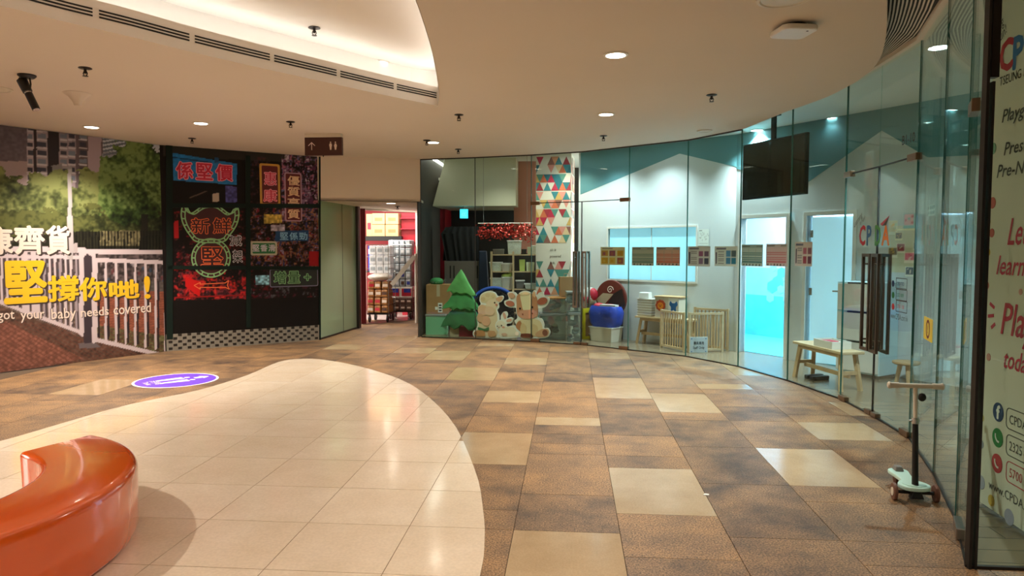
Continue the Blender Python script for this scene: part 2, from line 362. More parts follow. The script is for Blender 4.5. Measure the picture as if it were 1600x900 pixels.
# ------------------------------------------------------------------ floor
floor = B().box(-12, 6, -5, 20, -.06, -.012).obj('floor', 'grout'); tag(floor, 'brown speckled tile floor of the mall concourse with beige inserts', 'floor', kind='structure')
ISL = [(750, 900), (757, 850), (755, 800), (741, 732), (701, 652), (640, 600), (570, 575), (510, 563), (470, 561), (435, 566), (385, 587), (310, 610), (200, 633), (100, 661), (0, 690)]
isl = [fl(*p)[:2] for p in ISL]
isl = [tuple(p) for p in isl] + [(-5.0, 4.2), (-5.2, 2.5), (-4.6, .6), (-3.2, -.6), (-1.6, -.4), (-.6, 1.0), (-.42, 2.4)]
isl = smooth_poly(isl, 4)
def clip_cell(poly, x0, x1, y0, y1):
    out = list(poly)
    for ax, lim, sg in ((0, x0, 1), (0, x1, -1), (1, y0, 1), (1, y1, -1)):
        res = []
        for i in range(len(out)):
            p, q = out[i], out[(i + 1) % len(out)]; a, b = (p[ax] - lim) * sg, (q[ax] - lim) * sg
            if a >= 0: res.append(p)
            if (a < 0) != (b < 0):
                t = a / (a - b); res.append((p[0] + (q[0] - p[0]) * t, p[1] + (q[1] - p[1]) * t))
        out = res
        if not out: return []
    return out
def area(p): return abs(sum(p[i][0] * p[(i + 1) % len(p)][1] - p[(i + 1) % len(p)][0] * p[i][1] for i in range(len(p)))) / 2 if p else 0
def inpoly(x, y, poly):
    c = False
    for i in range(len(poly)):
        (x0, y0), (x1, y1) = poly[i], poly[(i + 1) % len(poly)]
        if (y0 > y) != (y1 > y) and x < (x1 - x0) * (y - y0) / (y1 - y0) + x0: c = not c
    return c
BEIGE = {(.29, 4.21): .9, (.29, 7.51): 1.2, (-.91, 5.11): .9, (-.91, 7.21): .6, (1.49, 4.81): .9, (1.49, 8.11): .3, (-.31, 3.01): .9, (-.31, 6.31): .3,
         (.89, 6.91): .9, (2.09, 6.01): .6, (-.91, 9.61): .6, (-1.51, 8.41): .9, (2.69, 6.91): .6, (-3.91, 10.81): .6, (-2.71, 10.51): .6, (2.09, 9.01): .9, (-5.11, 8.11): .6, (-5.71, 7.21): .9, (-3.31, 12.01): .6, (-1.51, 11.41): .3, (.29, 10.21): .6, (-2.11, 9.91): .9}
_tm = {}
def tile_mesh(l, m):
    if (l, m) not in _tm:
        b = B().box(.002, .598, .002, l - .002, -.012, 0); me = bpy.data.meshes.new('floor_tile'); me.from_pydata(b.v, [], b.f); me.materials.append(MATS[m]); _tm[l, m] = me
    return _tm[l, m]
rt = random.Random(3)
shop_poly = [(p.x, p.y) for p in G] + [(8, 3), (8, 16), (-2.6, 16.5)]
for i in range(-12, 6):
    x = .29 + .6 * i; y = 2.11 - .3 * rt.randint(0, 2)
    ymax = 17.5 if -4.9 < x < -2.4 else 13.0
    segs = sorted((by, bl) for (bx, by), bl in BEIGE.items() if abs(bx - x) < .05)
    while y < ymax:
        nxt = next((s for s in segs if s[0] > y + .05), None)
        hit = next((s for s in segs if abs(s[0] - y) < .05), None)
        if hit: l, m = hit[1], 'beige_tile'
        else:
            l = rt.choice((.6, .6, .9, .3)); m = 'brown_tile'
            if nxt and y + l > nxt[0] - .05: l = round(nxt[0] - y, 2)
        cs = [(x, y), (x + .6, y), (x, y + l), (x + .6, y + l), (x + .3, y + l / 2)]
        if not all(inpoly(*c, isl) for c in cs) and not all(inpoly(*c, shop_poly) for c in cs) and x + .6 > -8.2 - .0 and not (x < -6.6 and y > 11) and not (y > 12.6 and x < -4.9):
            me = tile_mesh(l, m); o = bpy.data.objects.new('floor_tile', me); COL.objects.link(o); o.parent = floor; o.location = (x, y, 0)
        y = round(y + l, 2)
isb = B().prism(isl, -.02, .0015, 'z').obj('floor_island', 'cream_grout'); tag(isb, 'rounded island of cream polished stone tiles under the orange bench', 'floor', kind='structure')
for i in range(-10, 1):
    for j in range(-6, 13):
        x0, y0 = .29 + .6 * i, 3.31 + .6 * j
        if y0 < .4: continue
        p = clip_cell(isl, x0 + .0025, x0 + .5975, y0 + .0025, y0 + .5975)
        if area(p) < .004: continue
        q = []
        for a in p:
            if not q or math.hypot(a[0] - q[-1][0], a[1] - q[-1][1]) > 1e-4: q.append(a)
        B().prism([(a[0], a[1]) for a in q], -.01, .004, 'z').obj('floor_tile', 'cream_tile', isb)
# shop floor: pale wood
sf = B(); sf.prism([(p.x, p.y) for p in G] + [(6, 3.3), (6, 16), (-2.62, 16.2)], -.005, .006, 'z')
m = mat('shop_plank', '#8f806a', .25, var=.1, scale=2); nt = m.node_tree
bt = nt.nodes.new('ShaderNodeTexBrick'); bt.inputs['Scale'].default_value = 1.; bt.inputs['Brick Width'].default_value = 1.2; bt.inputs['Row Height'].default_value = .16; bt.inputs['Mortar Size'].default_value = .004
bt.inputs['Color1'].default_value = (*lin('#806f59'), 1); bt.inputs['Color2'].default_value = (*lin('#736350'), 1); bt.inputs['Mortar'].default_value = (*lin('#4d4234'), 1)
tcn = nt.nodes.new('ShaderNodeTexCoord'); nt.links.new(tcn.outputs['Object'], bt.inputs['Vector']); nt.links.new(bt.outputs['Color'], nt.nodes['Principled BSDF'].inputs['Base Color'])
tag(sf.obj('floor_shop', 'shop_plank'), 'pale wood plank floor of the playgroup shop behind the glass', 'floor', kind='structure')

# ------------------------------------------------------------------ ceiling with the lit recess
HOLE = [(-300, -58), (-150, -26), (0, 8), (100, 33), (200, 56), (300, 81), (400, 104), (500, 126), (600, 148), (684, 165), (686, 148), (683, 120), (676, 82), (664, 40), (650, 0), (628, -55), (590, -130)]
hole = [tuple(fl(*p, ZC)[:2]) for p in HOLE]; hole += [(-1.15, 2.3), (-1.9, 1.3), (-3.0, 1.2), (-4.0, 2.0), (-4.5, 2.9)]
hs = smooth_poly(hole[:10], 4, closed=False) + smooth_poly(hole[9:] + hole[:1], 4, closed=False)[1:-1]
EDGE = [tuple(fl(*p, ZC)[:2]) for p in [(1230, 174), (1270, 160), (1300, 148), (1340, 126), (1370, 100), (1384, 60), (1386, 0)]]
EDGE += [(1.72, 4.15), (1.45, 3.55), (1.35, 3.0), (1.6, 2.5), (2.2, 2.2), (3.5, 2.1)]
edge = smooth_poly(EDGE, 4, closed=False)
far = lambda p, k: (p.x * k, p.y * k)
outer = [(-11, -5), (-11, 7.5)] + [tuple(WP.at(-.6, .12)[:2]), tuple(NPL.at(0, .12)[:2]), tuple(NPL.at(NPL.L, .15)[:2]), far(G[0], 1.01)] + [far(g, 1.004) for g in G[1:7]] + edge + [(6, 2.1), (6, -5)]
ceil = slab([outer, hs], ZC, .16).obj('ceiling', 'ceiling_paint'); tag(ceil, 'warm cream plaster ceiling of the mall with a curved lit recess', 'ceiling', kind='structure')
def offset_poly(p, d):
    n = len(p); out = []; sgn = 1 if sum(p[i][0] * p[(i + 1) % n][1] - p[(i + 1) % n][0] * p[i][1] for i in range(n)) > 0 else -1
    for i in range(n):
        a, b = Vector(p[i - 1]), Vector(p[(i + 1) % n]); t = (b - a).normalized(); nrm = Vector((t.y, -t.x)) * sgn
        out.append((p[i][0] + nrm.x * d, p[i][1] + nrm.y * d))
    return out
out3 = offset_poly(hs, .30); out1 = offset_poly(hs, .09)
rc = slab([out3], 3.62, .03); n = len(out3)
rc.add([(p[0], p[1], ZC + .16) for p in out3] + [(p[0], p[1], 3.63) for p in out3], [(i, (i + 1) % n, (i + 1) % n + n, i + n) for i in range(n)])
tag(rc.obj('ceiling_recess', 'cove_white'), 'white raised ceiling inside the curved recess, washed by hidden light', 'ceiling', kind='structure')
# fascia ring with slot diffusers on the far side
fa = B(); ins = offset_poly(hs, -.003)
fa.add([(p[0], p[1], ZC - .003) for p in ins] + [(p[0], p[1], ZC + .20) for p in ins], [(i, (i + 1) % n, (i + 1) % n + n, i + n) for i in range(n)])
p2 = offset_poly(hs, .022); fa.add([(p[0], p[1], ZC + .20) for p in ins] + [(p[0], p[1], ZC + .20) for p in p2], [(i, (i + 1) % n, (i + 1) % n + n, i + n) for i in range(n)])
fascia = fa.obj('trim_1', 'fascia_white'); tag(fascia, 'white curved fascia of the ceiling recess with black air slots', 'trim', kind='structure')
led = B(); lo = offset_poly(hs, .07); li = offset_poly(hs, .10)
led.add([(p[0], p[1], ZC + .175) for p in lo] + [(p[0], p[1], ZC + .175) for p in li], [(i, (i + 1) % n, (i + 1) % n + n, i + n) for i in range(n)])
tag(led.obj('light_strip', 'led_strip'), 'hidden light strip running round the curved ceiling recess', 'light strip')
slot_n = 0; farside = ins[:37]
acc = 0.; run = []
for i in range(len(farside) - 1):
    a, b = Vector(farside[i]), Vector(farside[i + 1]); k = max(1, int((b - a).length / .02))
    for t in range(k): run.append(a.lerp(b, t / k))
seg = 34
for s0 in range(0, len(run) - 4, seg):
    part = run[s0:min(len(run), s0 + seg - 1)]
    if len(part) < 4: continue
    for h in (.078, .102, .126):
        b = B(); q = [Vector((p.x, p.y)) for p in part]; m2 = len(q); vs = []
        for dy in (0, .006):
            for z in (0, .012):
                for i, p in enumerate(q):
                    t = (q[min(i + 1, m2 - 1)] - q[max(i - 1, 0)]).normalized(); vs.append((p.x + t.y * (dy - .003), p.y - t.x * (dy - .003), ZC + h + z))
        fs = [(i, i + 1, m2 + i + 1, m2 + i) for i in range(m2 - 1)] + [(2 * m2 + i, 2 * m2 + i + 1, 3 * m2 + i + 1, 3 * m2 + i) for i in range(m2 - 1)] + [(m2 + i, m2 + i + 1, 3 * m2 + i + 1, 3 * m2 + i) for i in range(m2 - 1)] + [(i, i + 1, 2 * m2 + i + 1, 2 * m2 + i) for i in range(m2 - 1)]
        b.add(vs, fs).obj('air_slot', 'slot_black', fascia)
# shop ceiling and head channel
sc_ = slab([[(-2.6, 16.2), (-2.6, G[0].y)] + [tuple(g[:2]) for g in G[:7]] + [(2.3, 8.9)] + [(1.9, 6.5), (1.2, 4.6), (1.0, 2.0), (6, 1.9), (6, 16.2)]], ZS, .05).obj('ceiling_shop', 'shop_ceiling')
tag(sc_, 'white ceiling of the playgroup shop above the glass', 'ceiling', kind='structure')
hc = B()
for a, b_ in zip(G[6:-1], G[7:]): hc.beam((a.x, a.y, ZS - .022), (b_.x, b_.y, ZS - .022), .09, .045)
tag(hc.obj('trim_2', 'fascia_white'), 'white head channel holding the top of the curved shop glass', 'trim', kind='structure')
hc = B()
for a, b_ in zip(G[0:6], G[1:7]): hc.beam((a.x, a.y, ZC - .008), (b_.x, b_.y, ZC - .008), .03, .018)
tag(hc.obj('trim_3', 'dark_frame'), 'thin dark head channel above the far shop glass', 'trim', kind='structure')
hc = B()
for a, b_ in zip(G[:-1], G[1:]): hc.beam((a.x, a.y, .006), (b_.x, b_.y, .006), .022, .016)
tag(hc.obj('trim_4', 'dark_steel'), 'thin dark floor channel under the shop glass', 'trim', kind='structure')
# louvre grille between ceiling edge and glass
gr = thing('ceiling_grille', 'curved white slatted ceiling grille beside the shop glass', 'grille')
def glass_pt(y):
    for a, b_ in zip(G[7:-2], G[8:-1]):
        if b_.y <= y <= a.y: t = (a.y - y) / (a.y - b_.y); return a.lerp(b_, t)
    return G[-2] if y < G[-2].y else G[7]
e2 = [Vector(p) for p in edge if p[1] > 2.9 and p[1] < 7.7]
NS = 11
for k in range(NS):
    f = (k + .5) / NS * .84 + .02
    pts = []; ws = []
    for p in e2:
        g = glass_pt(p.y + .35); d = Vector((g.x, g.y)) - p
        w = max(.02, min(d.length, .62)); d.normalize(); pts.append(p + d * (w * f)); ws.append(max(.005, w * .84 / NS * .26))
    third = max(2, len(pts) // 3)
    for s0 in range(0, len(pts) - 1, third):
        q = pts[s0:s0 + third + 1]
        if len(q) < 2: continue
        b = B()
        for i_, (a, c) in enumerate(zip(q[:-1], q[1:])): b.beam((a.x, a.y, ZS - .012), (c.x, c.y, ZS - .012), (ws[s0 + i_] + ws[s0 + i_ + 1]) / 2, .002)
        b.obj('slat', 'fascia_white', gr)
bk = B()
for a, c in zip(e2[:-1], e2[1:]):
    g, h = glass_pt(a.y + .35), glass_pt(c.y + .35)
    bk.add([(a.x, a.y, ZS - .006), (c.x, c.y, ZS - .006), (h.x, h.y, ZS - .006), (g.x, g.y, ZS - .006)], [(0, 1, 2, 3)])
bk.obj('backing', 'slot_black', gr)

# ------------------------------------------------------------------ walls
o = B().box(6, 6.1, -5.1, 16.2, 0, ZS).obj('wall_right', 'shop_wall'); tag(o, 'pale wall closing the shop on the far right', 'wall', kind='structure')
o = B().box(-11.1, -11, -5.1, 3.2, 0, ZC).obj('wall_left_added', 'white_paint'); o.data.materials[0] = mat('added_wall', '#423c36', .7, var=.05, scale=.7); tag(o, 'unseen taupe wall added far left to block bright reflections', 'wall', kind='structure')  # added out of view, dark, to keep the bright backdrop off the glass
rw = B().box(-11, 6, -5.1, -5, 0, ZC).obj('wall_rear_added', mat('added_wall', '#423c36', .7, var=.05, scale=.7)); tag(rw, 'unseen taupe wall added behind the viewer to block bright reflections', 'wall', kind='structure')  # added wall, shields the far glass from reflecting the bright backdrop
def wallbox(name, pl, u0, u1, z0, z1, m, label, th=.12, off=.0):
    o = B().box(u0, u1, off, off + th, z0, z1).obj(name, m, loc=pl.o, rz=pl.rz); return tag(o, label, 'wall', kind='structure')
wallbox('wall_left', WP, -3, WP.L + .02, 0, ZC, 'white_paint', 'wall behind the street scene mural', off=.012)
wallbox('wall_corner', NPL, 0, NPL.L, 0, ZC, 'dark_frame', 'wall behind the neon sign mural', off=.012)
ZB = 2.43
BP = Plane(NPL.at(NPL.L), G[0])                      # bulkhead across the supermarket passage
o = B().box(0, BP.L, 0, .15, ZB, ZC).obj('wall_bulkhead', 'bulkhead_paint', loc=BP.o, rz=BP.rz); tag(o, 'cream bulkhead above the supermarket passage', 'wall', kind='structure')
E0, E1 = fl(564, 507), fl(660, 499)
o = slab([[tuple(NPL.at(NPL.L)[:2]), tuple(G[0][:2]), (E1.x + .3, E1.y), (E0.x - .2, E0.y)]], ZB, .04).obj('ceiling_passage', 'ceiling_paint'); tag(o, 'low cream soffit over the supermarket passage', 'ceiling', kind='structure')
# green glass side of the passage
GG = Plane(NPL.at(NPL.L), fl(558, 513))
g_ = GG.empty('window_1', 'green tinted glass screen lining the supermarket passage', 'window', kind='structure')
for u0, u1 in ((.0, GG.L * .60), (GG.L * .605, GG.L - .01)): B().box(u0, u1, 0, .012, .03, ZB).obj('pane', 'green_glass', g_)
B().box(0, GG.L, -.012, .026, 0, .03).obj('floor_channel', 'dark_frame', g_); B().box(GG.L * .60, GG.L * .605, -.004, .016, .03, ZB).obj('joint', 'dark_frame', g_)
B().box(GG.L - .02, GG.L + .1, -.05, .07, 0, ZB).obj('post', 'dark_frame', g_)
# wall seen through the green screen
o = B().box(0, GG.L + .4, 0, .05, 0, ZB).obj('wall_passage', 'white_paint', loc=GG.at(-.35, 1.0), rz=GG.rz); tag(o, 'pale wall behind the green glass screen', 'wall', kind='structure')

# ------------------------------------------------------------------ shop glass panes and doors
def pane(name, a, b_, z0, z1, label, m='shop_glass', extra=None):
    pl = Plane(a, b_); r = pl.empty(name, label, 'window' if name.startswith('win') else 'door', kind='structure')
    B().box(.003, pl.L - .003, -.006, .006, z0, z1).obj('pane', m, r)
    return pl, r
def edge_strip(pl, r, u, z0, z1, m='glass_edge', w=.006): B().box(u - w, u + w, -.008, .008, z0, z1).obj('edge', m, r)
LAB = {0: 'clear glass pane beside the supermarket passage, in front of the cardboard box', 1: 'clear glass pane in front of the sheep standee', 4: 'clear glass pane in front of the bright blue window', 5: 'clear glass pane in front of the play fence',
       6: 'clear glass pane in front of the hanging television', 7: 'clear glass pane in front of the wooden bench with the tray', 10: 'narrow glass pane behind the scooter handlebar', 11: 'narrow glass pane between scooter and corner', 12: 'last narrow glass pane before the black corner edge', 13: 'front glass pane before the cream poster'}
wn = 2; GPL = {}
for i, lb in LAB.items():
    pl, r = pane('window_%d' % wn, G[i], G[i + 1], .012, (ZC if i < 6 else ZS - .04) - .004, lb); wn += 1; GPL[i] = (pl, r)
    edge_strip(pl, r, 0, .012, (ZC if i < 6 else ZS - .04) - .004, 'dark_frame' if i < 2 else 'glass_edge', .005)
    if i in (1, 7): edge_strip(pl, r, pl.L, .012, ZC - .004, 'dark_frame' if i == 1 else 'glass_edge', .005)
def patch(r, u, z, w=.15, h=.055, m='brass'): B().box(u - w / 2, u + w / 2, -.026, .026, z - h / 2, z + h / 2).obj('patch_fitting', m, r, bev=.004)
def leaf(name, a, b_, label, hinge_left, zt, zdoor, hz, hm, ztrans, hin=.10, hs=.07):
    pl = Plane(a, b_); r = pl.empty(name, label, 'door', kind='structure'); zt -= .004
    B().box(.006, pl.L - .006, -.006, .006, .012, zdoor).obj('pane', 'shop_glass', r); B().box(.003, pl.L - .003, -.006, .006, zdoor + .012, zt).obj('transom_pane', 'shop_glass', r)
    B().box(.003, pl.L - .003, -.007, .007, zdoor - .003, zdoor + .01).obj('transom_joint', 'dark_steel', r)
    uh = pl.L - hin if hinge_left else hin; e = 0 if hinge_left else pl.L
    B().box((pl.L if hinge_left else 0) - .006, (pl.L if hinge_left else 0) + .006, -.008, .008, .012, zdoor).obj('edge', 'black', r)
    edge_strip(pl, r, e, .012, zt, 'glass_edge', .005)
    for y in (-.05, .05):
        h = B(); z0, z1 = hz
        for s in (-1, 1): h.box(uh + s * hs - .013, uh + s * hs + .013, y - .012, y + .012, z0, z1)
        h.box(uh - hs + .013, uh + hs - .013, y - .012, y + .012, z1 - .03, z1); h.box(uh - hs + .013, uh + hs - .013, y - .012, y + .012, z0, z0 + .03)
        for z in (z0 + .1, z1 - .1): h.cyl((uh - hs, y, z), (uh - hs, 0, z), .009, n=8)
        h.obj('handle', hm, r)
    ue = .075 if hinge_left else pl.L - .075
    patch(r, ue, zdoor, .17, .06); patch(r, ue, .03, .16, .05); patch(r, pl.L - .07 if hinge_left else .07, .028, .12, .04, 'brass')
    return pl, r
leaf('door_1', G[2], G[3], 'glass door leaf in front of the triangle patterned pillar', True, ZC, 2.36, (.62, 1.55), 'steel', 0, hin=.09, hs=.03)
leaf('door_2', G[3], G[4], 'glass door leaf in front of the blue bag', False, ZC, 2.36, (.62, 1.55), 'steel', 0, hin=.09, hs=.03)
D3, d3 = leaf('door_3', G[8], G[9], 'glass door leaf carrying the red and blue logo letters', True, ZS - .04, 2.36, (.62, 1.55), 'bronze_handle', 0)
D4, d4 = leaf('door_4', G[9], G[10], 'glass door leaf carrying the green and orange logo letters', False, ZS - .04, 2.36, (.62, 1.55), 'bronze_handle', 0)
pl, r = GPL[12]; patch(r, pl.L * .35, 2.36, .2, .07); patch(r, pl.L * .35, .04, .22, .06, 'steel')
# black corner edge
c = G[13]; ct = thing('trim_5', 'black edge strip at the corner of the shop glass', 'trim', (c.x, c.y, 0), kind='structure')
B().box(-.006, .008, -.02, .02, .0, ZS - .05).obj('seal', 'black', ct); B().box(.022, .034, -.02, .02, .0, 2.4).obj('door_edge', 'black', ct); B().box(.012, .05, -.02, .02, 2.42, ZS - .05).obj('transom_edge', 'dark_steel', ct)

# ------------------------------------------------------------------ shop back walls
Wa, Wb, Wc, Wd, We = fl(903, 523), fl(1146, 549), fl(1253, 565), fl(1400, 592), Vector((5.2, 7.4, 0))
BW = Plane(Wa, Wb); BW2 = Plane(Wb, We)
# wall with the bright window
u0, z0 = BW.uz(950, 438); u1, z1 = BW.uz(1088, 355); z0 = BW.uz(1020, 438)[1]; z1 = BW.uz(1020, 356)[1]
wl = B().box(0, u0, 0, .1, 0, ZS).box(u1, BW.L, 0, .1, 0, ZS).box(u0, u1, 0, .1, 0, z0).box(u0, u1, 0, .1, z1, ZS).obj('wall_back', 'shop_wall', loc=BW.o, rz=BW.rz); tag(wl, 'pale grey shop wall with a painted gable and bright window', 'wall', kind='structure')
w = BW.empty('window_20', 'bright pale blue window in the shop back wall', 'window', kind='structure')
B().box(u0, u1, .05, .06, z0, z1).obj('pane', 'window_lit', w)
fr = B().box(u0 - .03, u1 + .03, -.012, .05, z1, z1 + .03).box(u0 - .03, u1 + .03, -.012, .05, z0 - .03, z0).box(u0 - .03, u0, -.012, .05, z0, z1).box(u1, u1 + .03, -.012, .05, z0, z1); fr.obj('window_frame', 'white_paint', w)
B().box((u0 + u1) / 2 - .006, (u0 + u1) / 2 + .006, .04, .049, z0, z1).obj('mullion', 'white_paint', w)
# teal paint above the gables (raised paint panel)
P = [BW.uz(907, 304), BW.uz(1062, 240), (BW.L, BW.uz(1140, 262)[1])]; P[0] = (max(0.0, P[0][0]), P[0][1])
B().prism([(P[0][0], ZS)] + P + [(BW.L, ZS)], -.004, 0).obj('painted_gable', 'teal_paint', wl, loc=None)
# angled wall with the two doorways
def U2(x): return BW2.uz(x, 500)[0]
d1 = (U2(1156), U2(1226)); d2 = (U2(1258), U2(1330)); DT = 2.05
w2 = B().box(0, d1[0], 0, .1, 0, DT).box(d1[1], d2[0], 0, .1, 0, DT).box(d2[1], BW2.L, 0, .1, 0, DT).box(0, BW2.L, 0, .1, DT, ZS)
wl2 = w2.obj('wall_angled', 'shop_wall', loc=BW2.o, rz=BW2.rz); tag(wl2, 'pale shop wall with two doorways under a second gable', 'wall', kind='structure')
P = [(0, BW2.uz(1152, 264)[1]), BW2.uz(1258, 288), BW2.uz(1378, 204), BW2.uz(1450, 246)]
B().prism([(0, ZS)] + P + [(BW2.L, P[-1][1] - .1), (BW2.L, ZS)], -.004, 0).obj('painted_gable', 'teal_paint', wl2)
for k, (a, b_) in enumerate((d1, d2)):
    t = BW2.empty('trim_%d' % (6 + k), ('white door frame round the cyan room', 'white door frame with the open pale door')[k], 'trim', kind='structure')
    B().box(a - .05, a, -.02, .12, 0, DT + .05).obj('jamb', 'white_paint', t); B().box(b_, b_ + .05, -.02, .12, 0, DT + .05).obj('jamb', 'white_paint', t); B().box(a, b_, -.02, .12, DT, DT + .05).obj('lintel', 'white_paint', t)
# inner room behind the doorways
ir = BW2.empty('wall_inner', 'cyan and lavender inner room seen through the doorway', 'wall', kind='structure')
L2 = BW2.L
B().box(-1.6, 2.2, 1.9, 1.95, 1.25, ZS - .4).obj('upper_band', 'inner_wall', ir); B().box(-1.6, 2.2, 1.9, 1.95, 0, .75).obj('lower_band', 'inner_cyan', ir); B().box(-1.6, 2.2, 1.9, 1.95, .75, 1.25).obj('middle_band', 'inner_mid', ir)  # lavender above, pale cyan between, stronger cyan below
rr = random.Random(5)
for k in range(46):
    cx, cz = rr.uniform(-.9, 1.5), rr.uniform(.55, 1.3); h = rr.uniform(.07, .13)
    B().prism([(cx + h * math.cos(math.pi / 3 * i + .5), cz + h * math.sin(math.pi / 3 * i + .5)) for i in range(6)], 1.893 - k * .0001, 1.9).obj('hexagon', rr.choice(('inner_cyan', 'inner_mid', 'inner_mid')), ir)
B().box(-1.6, -1.55, .1, 1.9, 0, ZS - .4).obj('side_wall', 'inner_mid', ir); B().box(L2, L2 + .05, .1, 1.9, 0, ZS - .4).obj('side_wall', 'inner_wall', ir); B().box(2.15, 2.2, .1, 1.9, 0, ZS - .4).obj('partition', 'inner_wall', ir)
B().box(-1.6, L2, .1, 1.95, ZS - .4, ZS - .36).obj('room_ceiling', 'inner_wall', ir); B().box(-1.6, L2, .12, 1.95, .006, .012).obj('room_floor', 'inner_cyan', ir)
def area_light(name, loc, rot, sx, sy, e, col):
    l = bpy.data.lights.new(name, 'AREA'); l.shape = 'RECTANGLE'; l.size = sx; l.size_y = sy; l.energy = e; l.color = col
    o = bpy.data.objects.new(name, l); COL.objects.link(o); o.location = loc; o.rotation_euler = rot; return o
p = BW2.at(.35, 1.0, ZS - .46); area_light('room_lamp', p, (0, 0, BW2.rz), 1.4, 1.0, 52, (.80, .96, 1.0))
p = BW2.at(3.0, .9, ZS - .46); area_light('room_lamp', p, (0, 0, BW2.rz), .9, .8, 52, (.8, .96, 1.0))
for u, lb in ((.35, 'square ceiling lamp in the cyan room behind the first doorway'), (3.0, 'square ceiling lamp behind the open pale door')):
    tag(B().box(-.45, .45, -.4, .4, 0, .03).obj('ceiling_panel', 'lens_soft', loc=BW2.at(u, 1.0, ZS - .43), rz=BW2.rz), lb, 'lamp')
# open door in the second doorway; pale blue light put into the leaf as glow
dp = BW2.at(d2[0] + .03, .06); do = thing('door_5', 'open door leaf with painted-in pale blue light and lever handle in the second doorway', 'door', dp, BW2.rz + math.radians(14), kind='structure')
wd = d2[1] - d2[0]
B().box(.0, wd * 1.0, 0, .04, .01, 2.03).obj('leaf', 'door_glow', do, bev=.003)
hb = B().cyl((wd * .62, -.01, 1.02), (wd * .62, -.06, 1.02), .012, n=8).cyl((wd * .62, -.055, 1.02), (wd * .62 - .11, -.055, 1.02), .011, n=8); hb.obj('lever_handle', 'steel', do)
for z in (.25, 1.0, 1.8): B().box(-.02, .02, -.012, 0, z - .05, z + .05).obj('hinge', 'steel', do)
# back of the left bay: dark room, pale bulkhead, pink wall
o = B().box(-2.9, .3, 15.4, 15.5, 0, ZS).obj('wall_far', mat('taupe_wall', '#3d3732', .7, var=.08, scale=.9), None); tag(o, 'dim taupe wall at the back of the storage bay', 'wall', kind='structure')
o = B().box(-2.72, -2.70, G[0].y + .02, 15.5, 0, ZS).obj('wall_side', 'taupe_wall'); tag(o, 'taupe partition beside the supermarket passage', 'wall', kind='structure')
a = atY(676, 318, 13.6); b_ = atY(806, 318, 13.6)
o = B().prism([(a.x, 2.42), (b_.x, 2.42), (b_.x, ZS), (a.x + .25, ZS)], 13.6, 15.3).obj('wall_soffit', mat('soffit_cream', '#cfcdb4', .6, var=.03, scale=1.)); tag(o, 'pale cream sloping bulkhead inside the storage bay', 'wall', kind='structure')
a = atY(803, 318, 14.2); b_ = atY(850, 318, 14.2)
o = B().box(a.x, b_.x + .2, 14.2, 14.3, 1.5, ZS).obj('wall_pink', 'pink_wall'); tag(o, 'salmon pink wall behind the red foil decorations', 'wall', kind='structure')
# triangle patterned pillar
PA = fl(837, 522); PB = fl(892, 524); PA = Vector((PA.x, PA.y, 0)); PB = Vector((PB.x, PA.y - .05, 0))
PP = Plane(PA, PB); pr = PP.empty('wall_pillar', 'square pillar papered with watercolour triangles', 'pillar', kind='structure')
PW = PP.uz(892, 400)[0]; PD = .85
B().box(0, PW, 0, PD, 0, ZS).obj('pillar_body', 'offwhite', pr)
def triangles(name, w, xf, parent, bands):
    b = B(); rnd = random.Random(11); tri = .14
    cols = ['#b5344a', '#c96b4a', '#cf8f6a', '#3f7f86', '#2f6b74', '#c9a05c', '#a03a3f', '#d58d7d', '#8f5f52', '#5a8a7a', '#d9b98c']
    z = .1; row = 0
    while z < ZS - .1:
        hgt = .15
        if not (1.28 < z < 1.62):
            n_ = int(w / (tri / 2)) + 1
            for i in range(-1, n_):
                if rnd.random() < .34: continue
                x0 = i * tri / 2; up = (i + row) % 2 == 0
                p = [(x0, z), (x0 + tri, z), (x0 + tri / 2, z + hgt)] if up else [(x0, z + hgt), (x0 + tri, z + hgt), (x0 + tri / 2, z)]
                p = [(max(.005, min(w - .005, q[0])), q[1]) for q in p]; b.col(rnd.choice(cols)); b.add([xf(q) for q in p], [(0, 1, 2)])
        z += hgt + (.02 if row % 2 else .0); row += 1
    return b.obj(name, 'print_matt', parent)
triangles('triangle_print', PW, lambda q: (q[0], -.003, q[1]), pr, 0); triangles('triangle_print', PD, lambda q: (PW + .003, q[0], q[1]), pr, 0)
for k, (s_, z) in enumerate((('ain is', 1.55), ('powered', 1.43), ('kids,', 1.31))): text(s_, .075, 'ink', pr, (PW * .40, -.004, z), shear=.2, sx=.75)
# ------------------------------------------------------------------ ceiling fixtures
def spot(parent, e, col, ang=120, blend=.9, z=-.03, r=.05):
    l = bpy.data.lights.new('lamp_light', 'SPOT'); l.energy = e; l.color = col; l.spot_size = math.radians(ang); l.spot_blend = blend; l.shadow_soft_size = r
    o = bpy.data.objects.new('lamp_light', l); COL.objects.link(o); o.parent = parent; o.location = (0, 0, z); return o
def downlight(p, label, r=.085, lens='lens_warm', e=SPOT_W, col=WARM, group='recessed ceiling downlights'):
    t = thing('downlight', label, 'downlight', p, group=group)
    B().lathe([(r, .0), (r + .018, -.002), (r + .018, -.008), (r - .004, -.012), (r - .008, 0)], n=24).obj('trim_ring', 'white_plastic', t, smooth=True)
    B().cyl((0, 0, -.004), (0, 0, -.009), r - .006, n=24).obj('lens', lens, t)
    spot(t, e, col); return t
for x, y, lb in [(143, 198, 'lit downlight in the ceiling above the street mural'), (314, 192, 'lit downlight in the ceiling above the neon mural'), (677, 222, 'lit downlight in the ceiling before the passage, beside a small sprinkler'),
                 (962, 85, 'largest lit downlight in the middle of the flat ceiling'), (947, 178, 'lit downlight in the middle of the ceiling, farther back than the largest one')]:
    downlight(fl(x, y, ZC), lb)
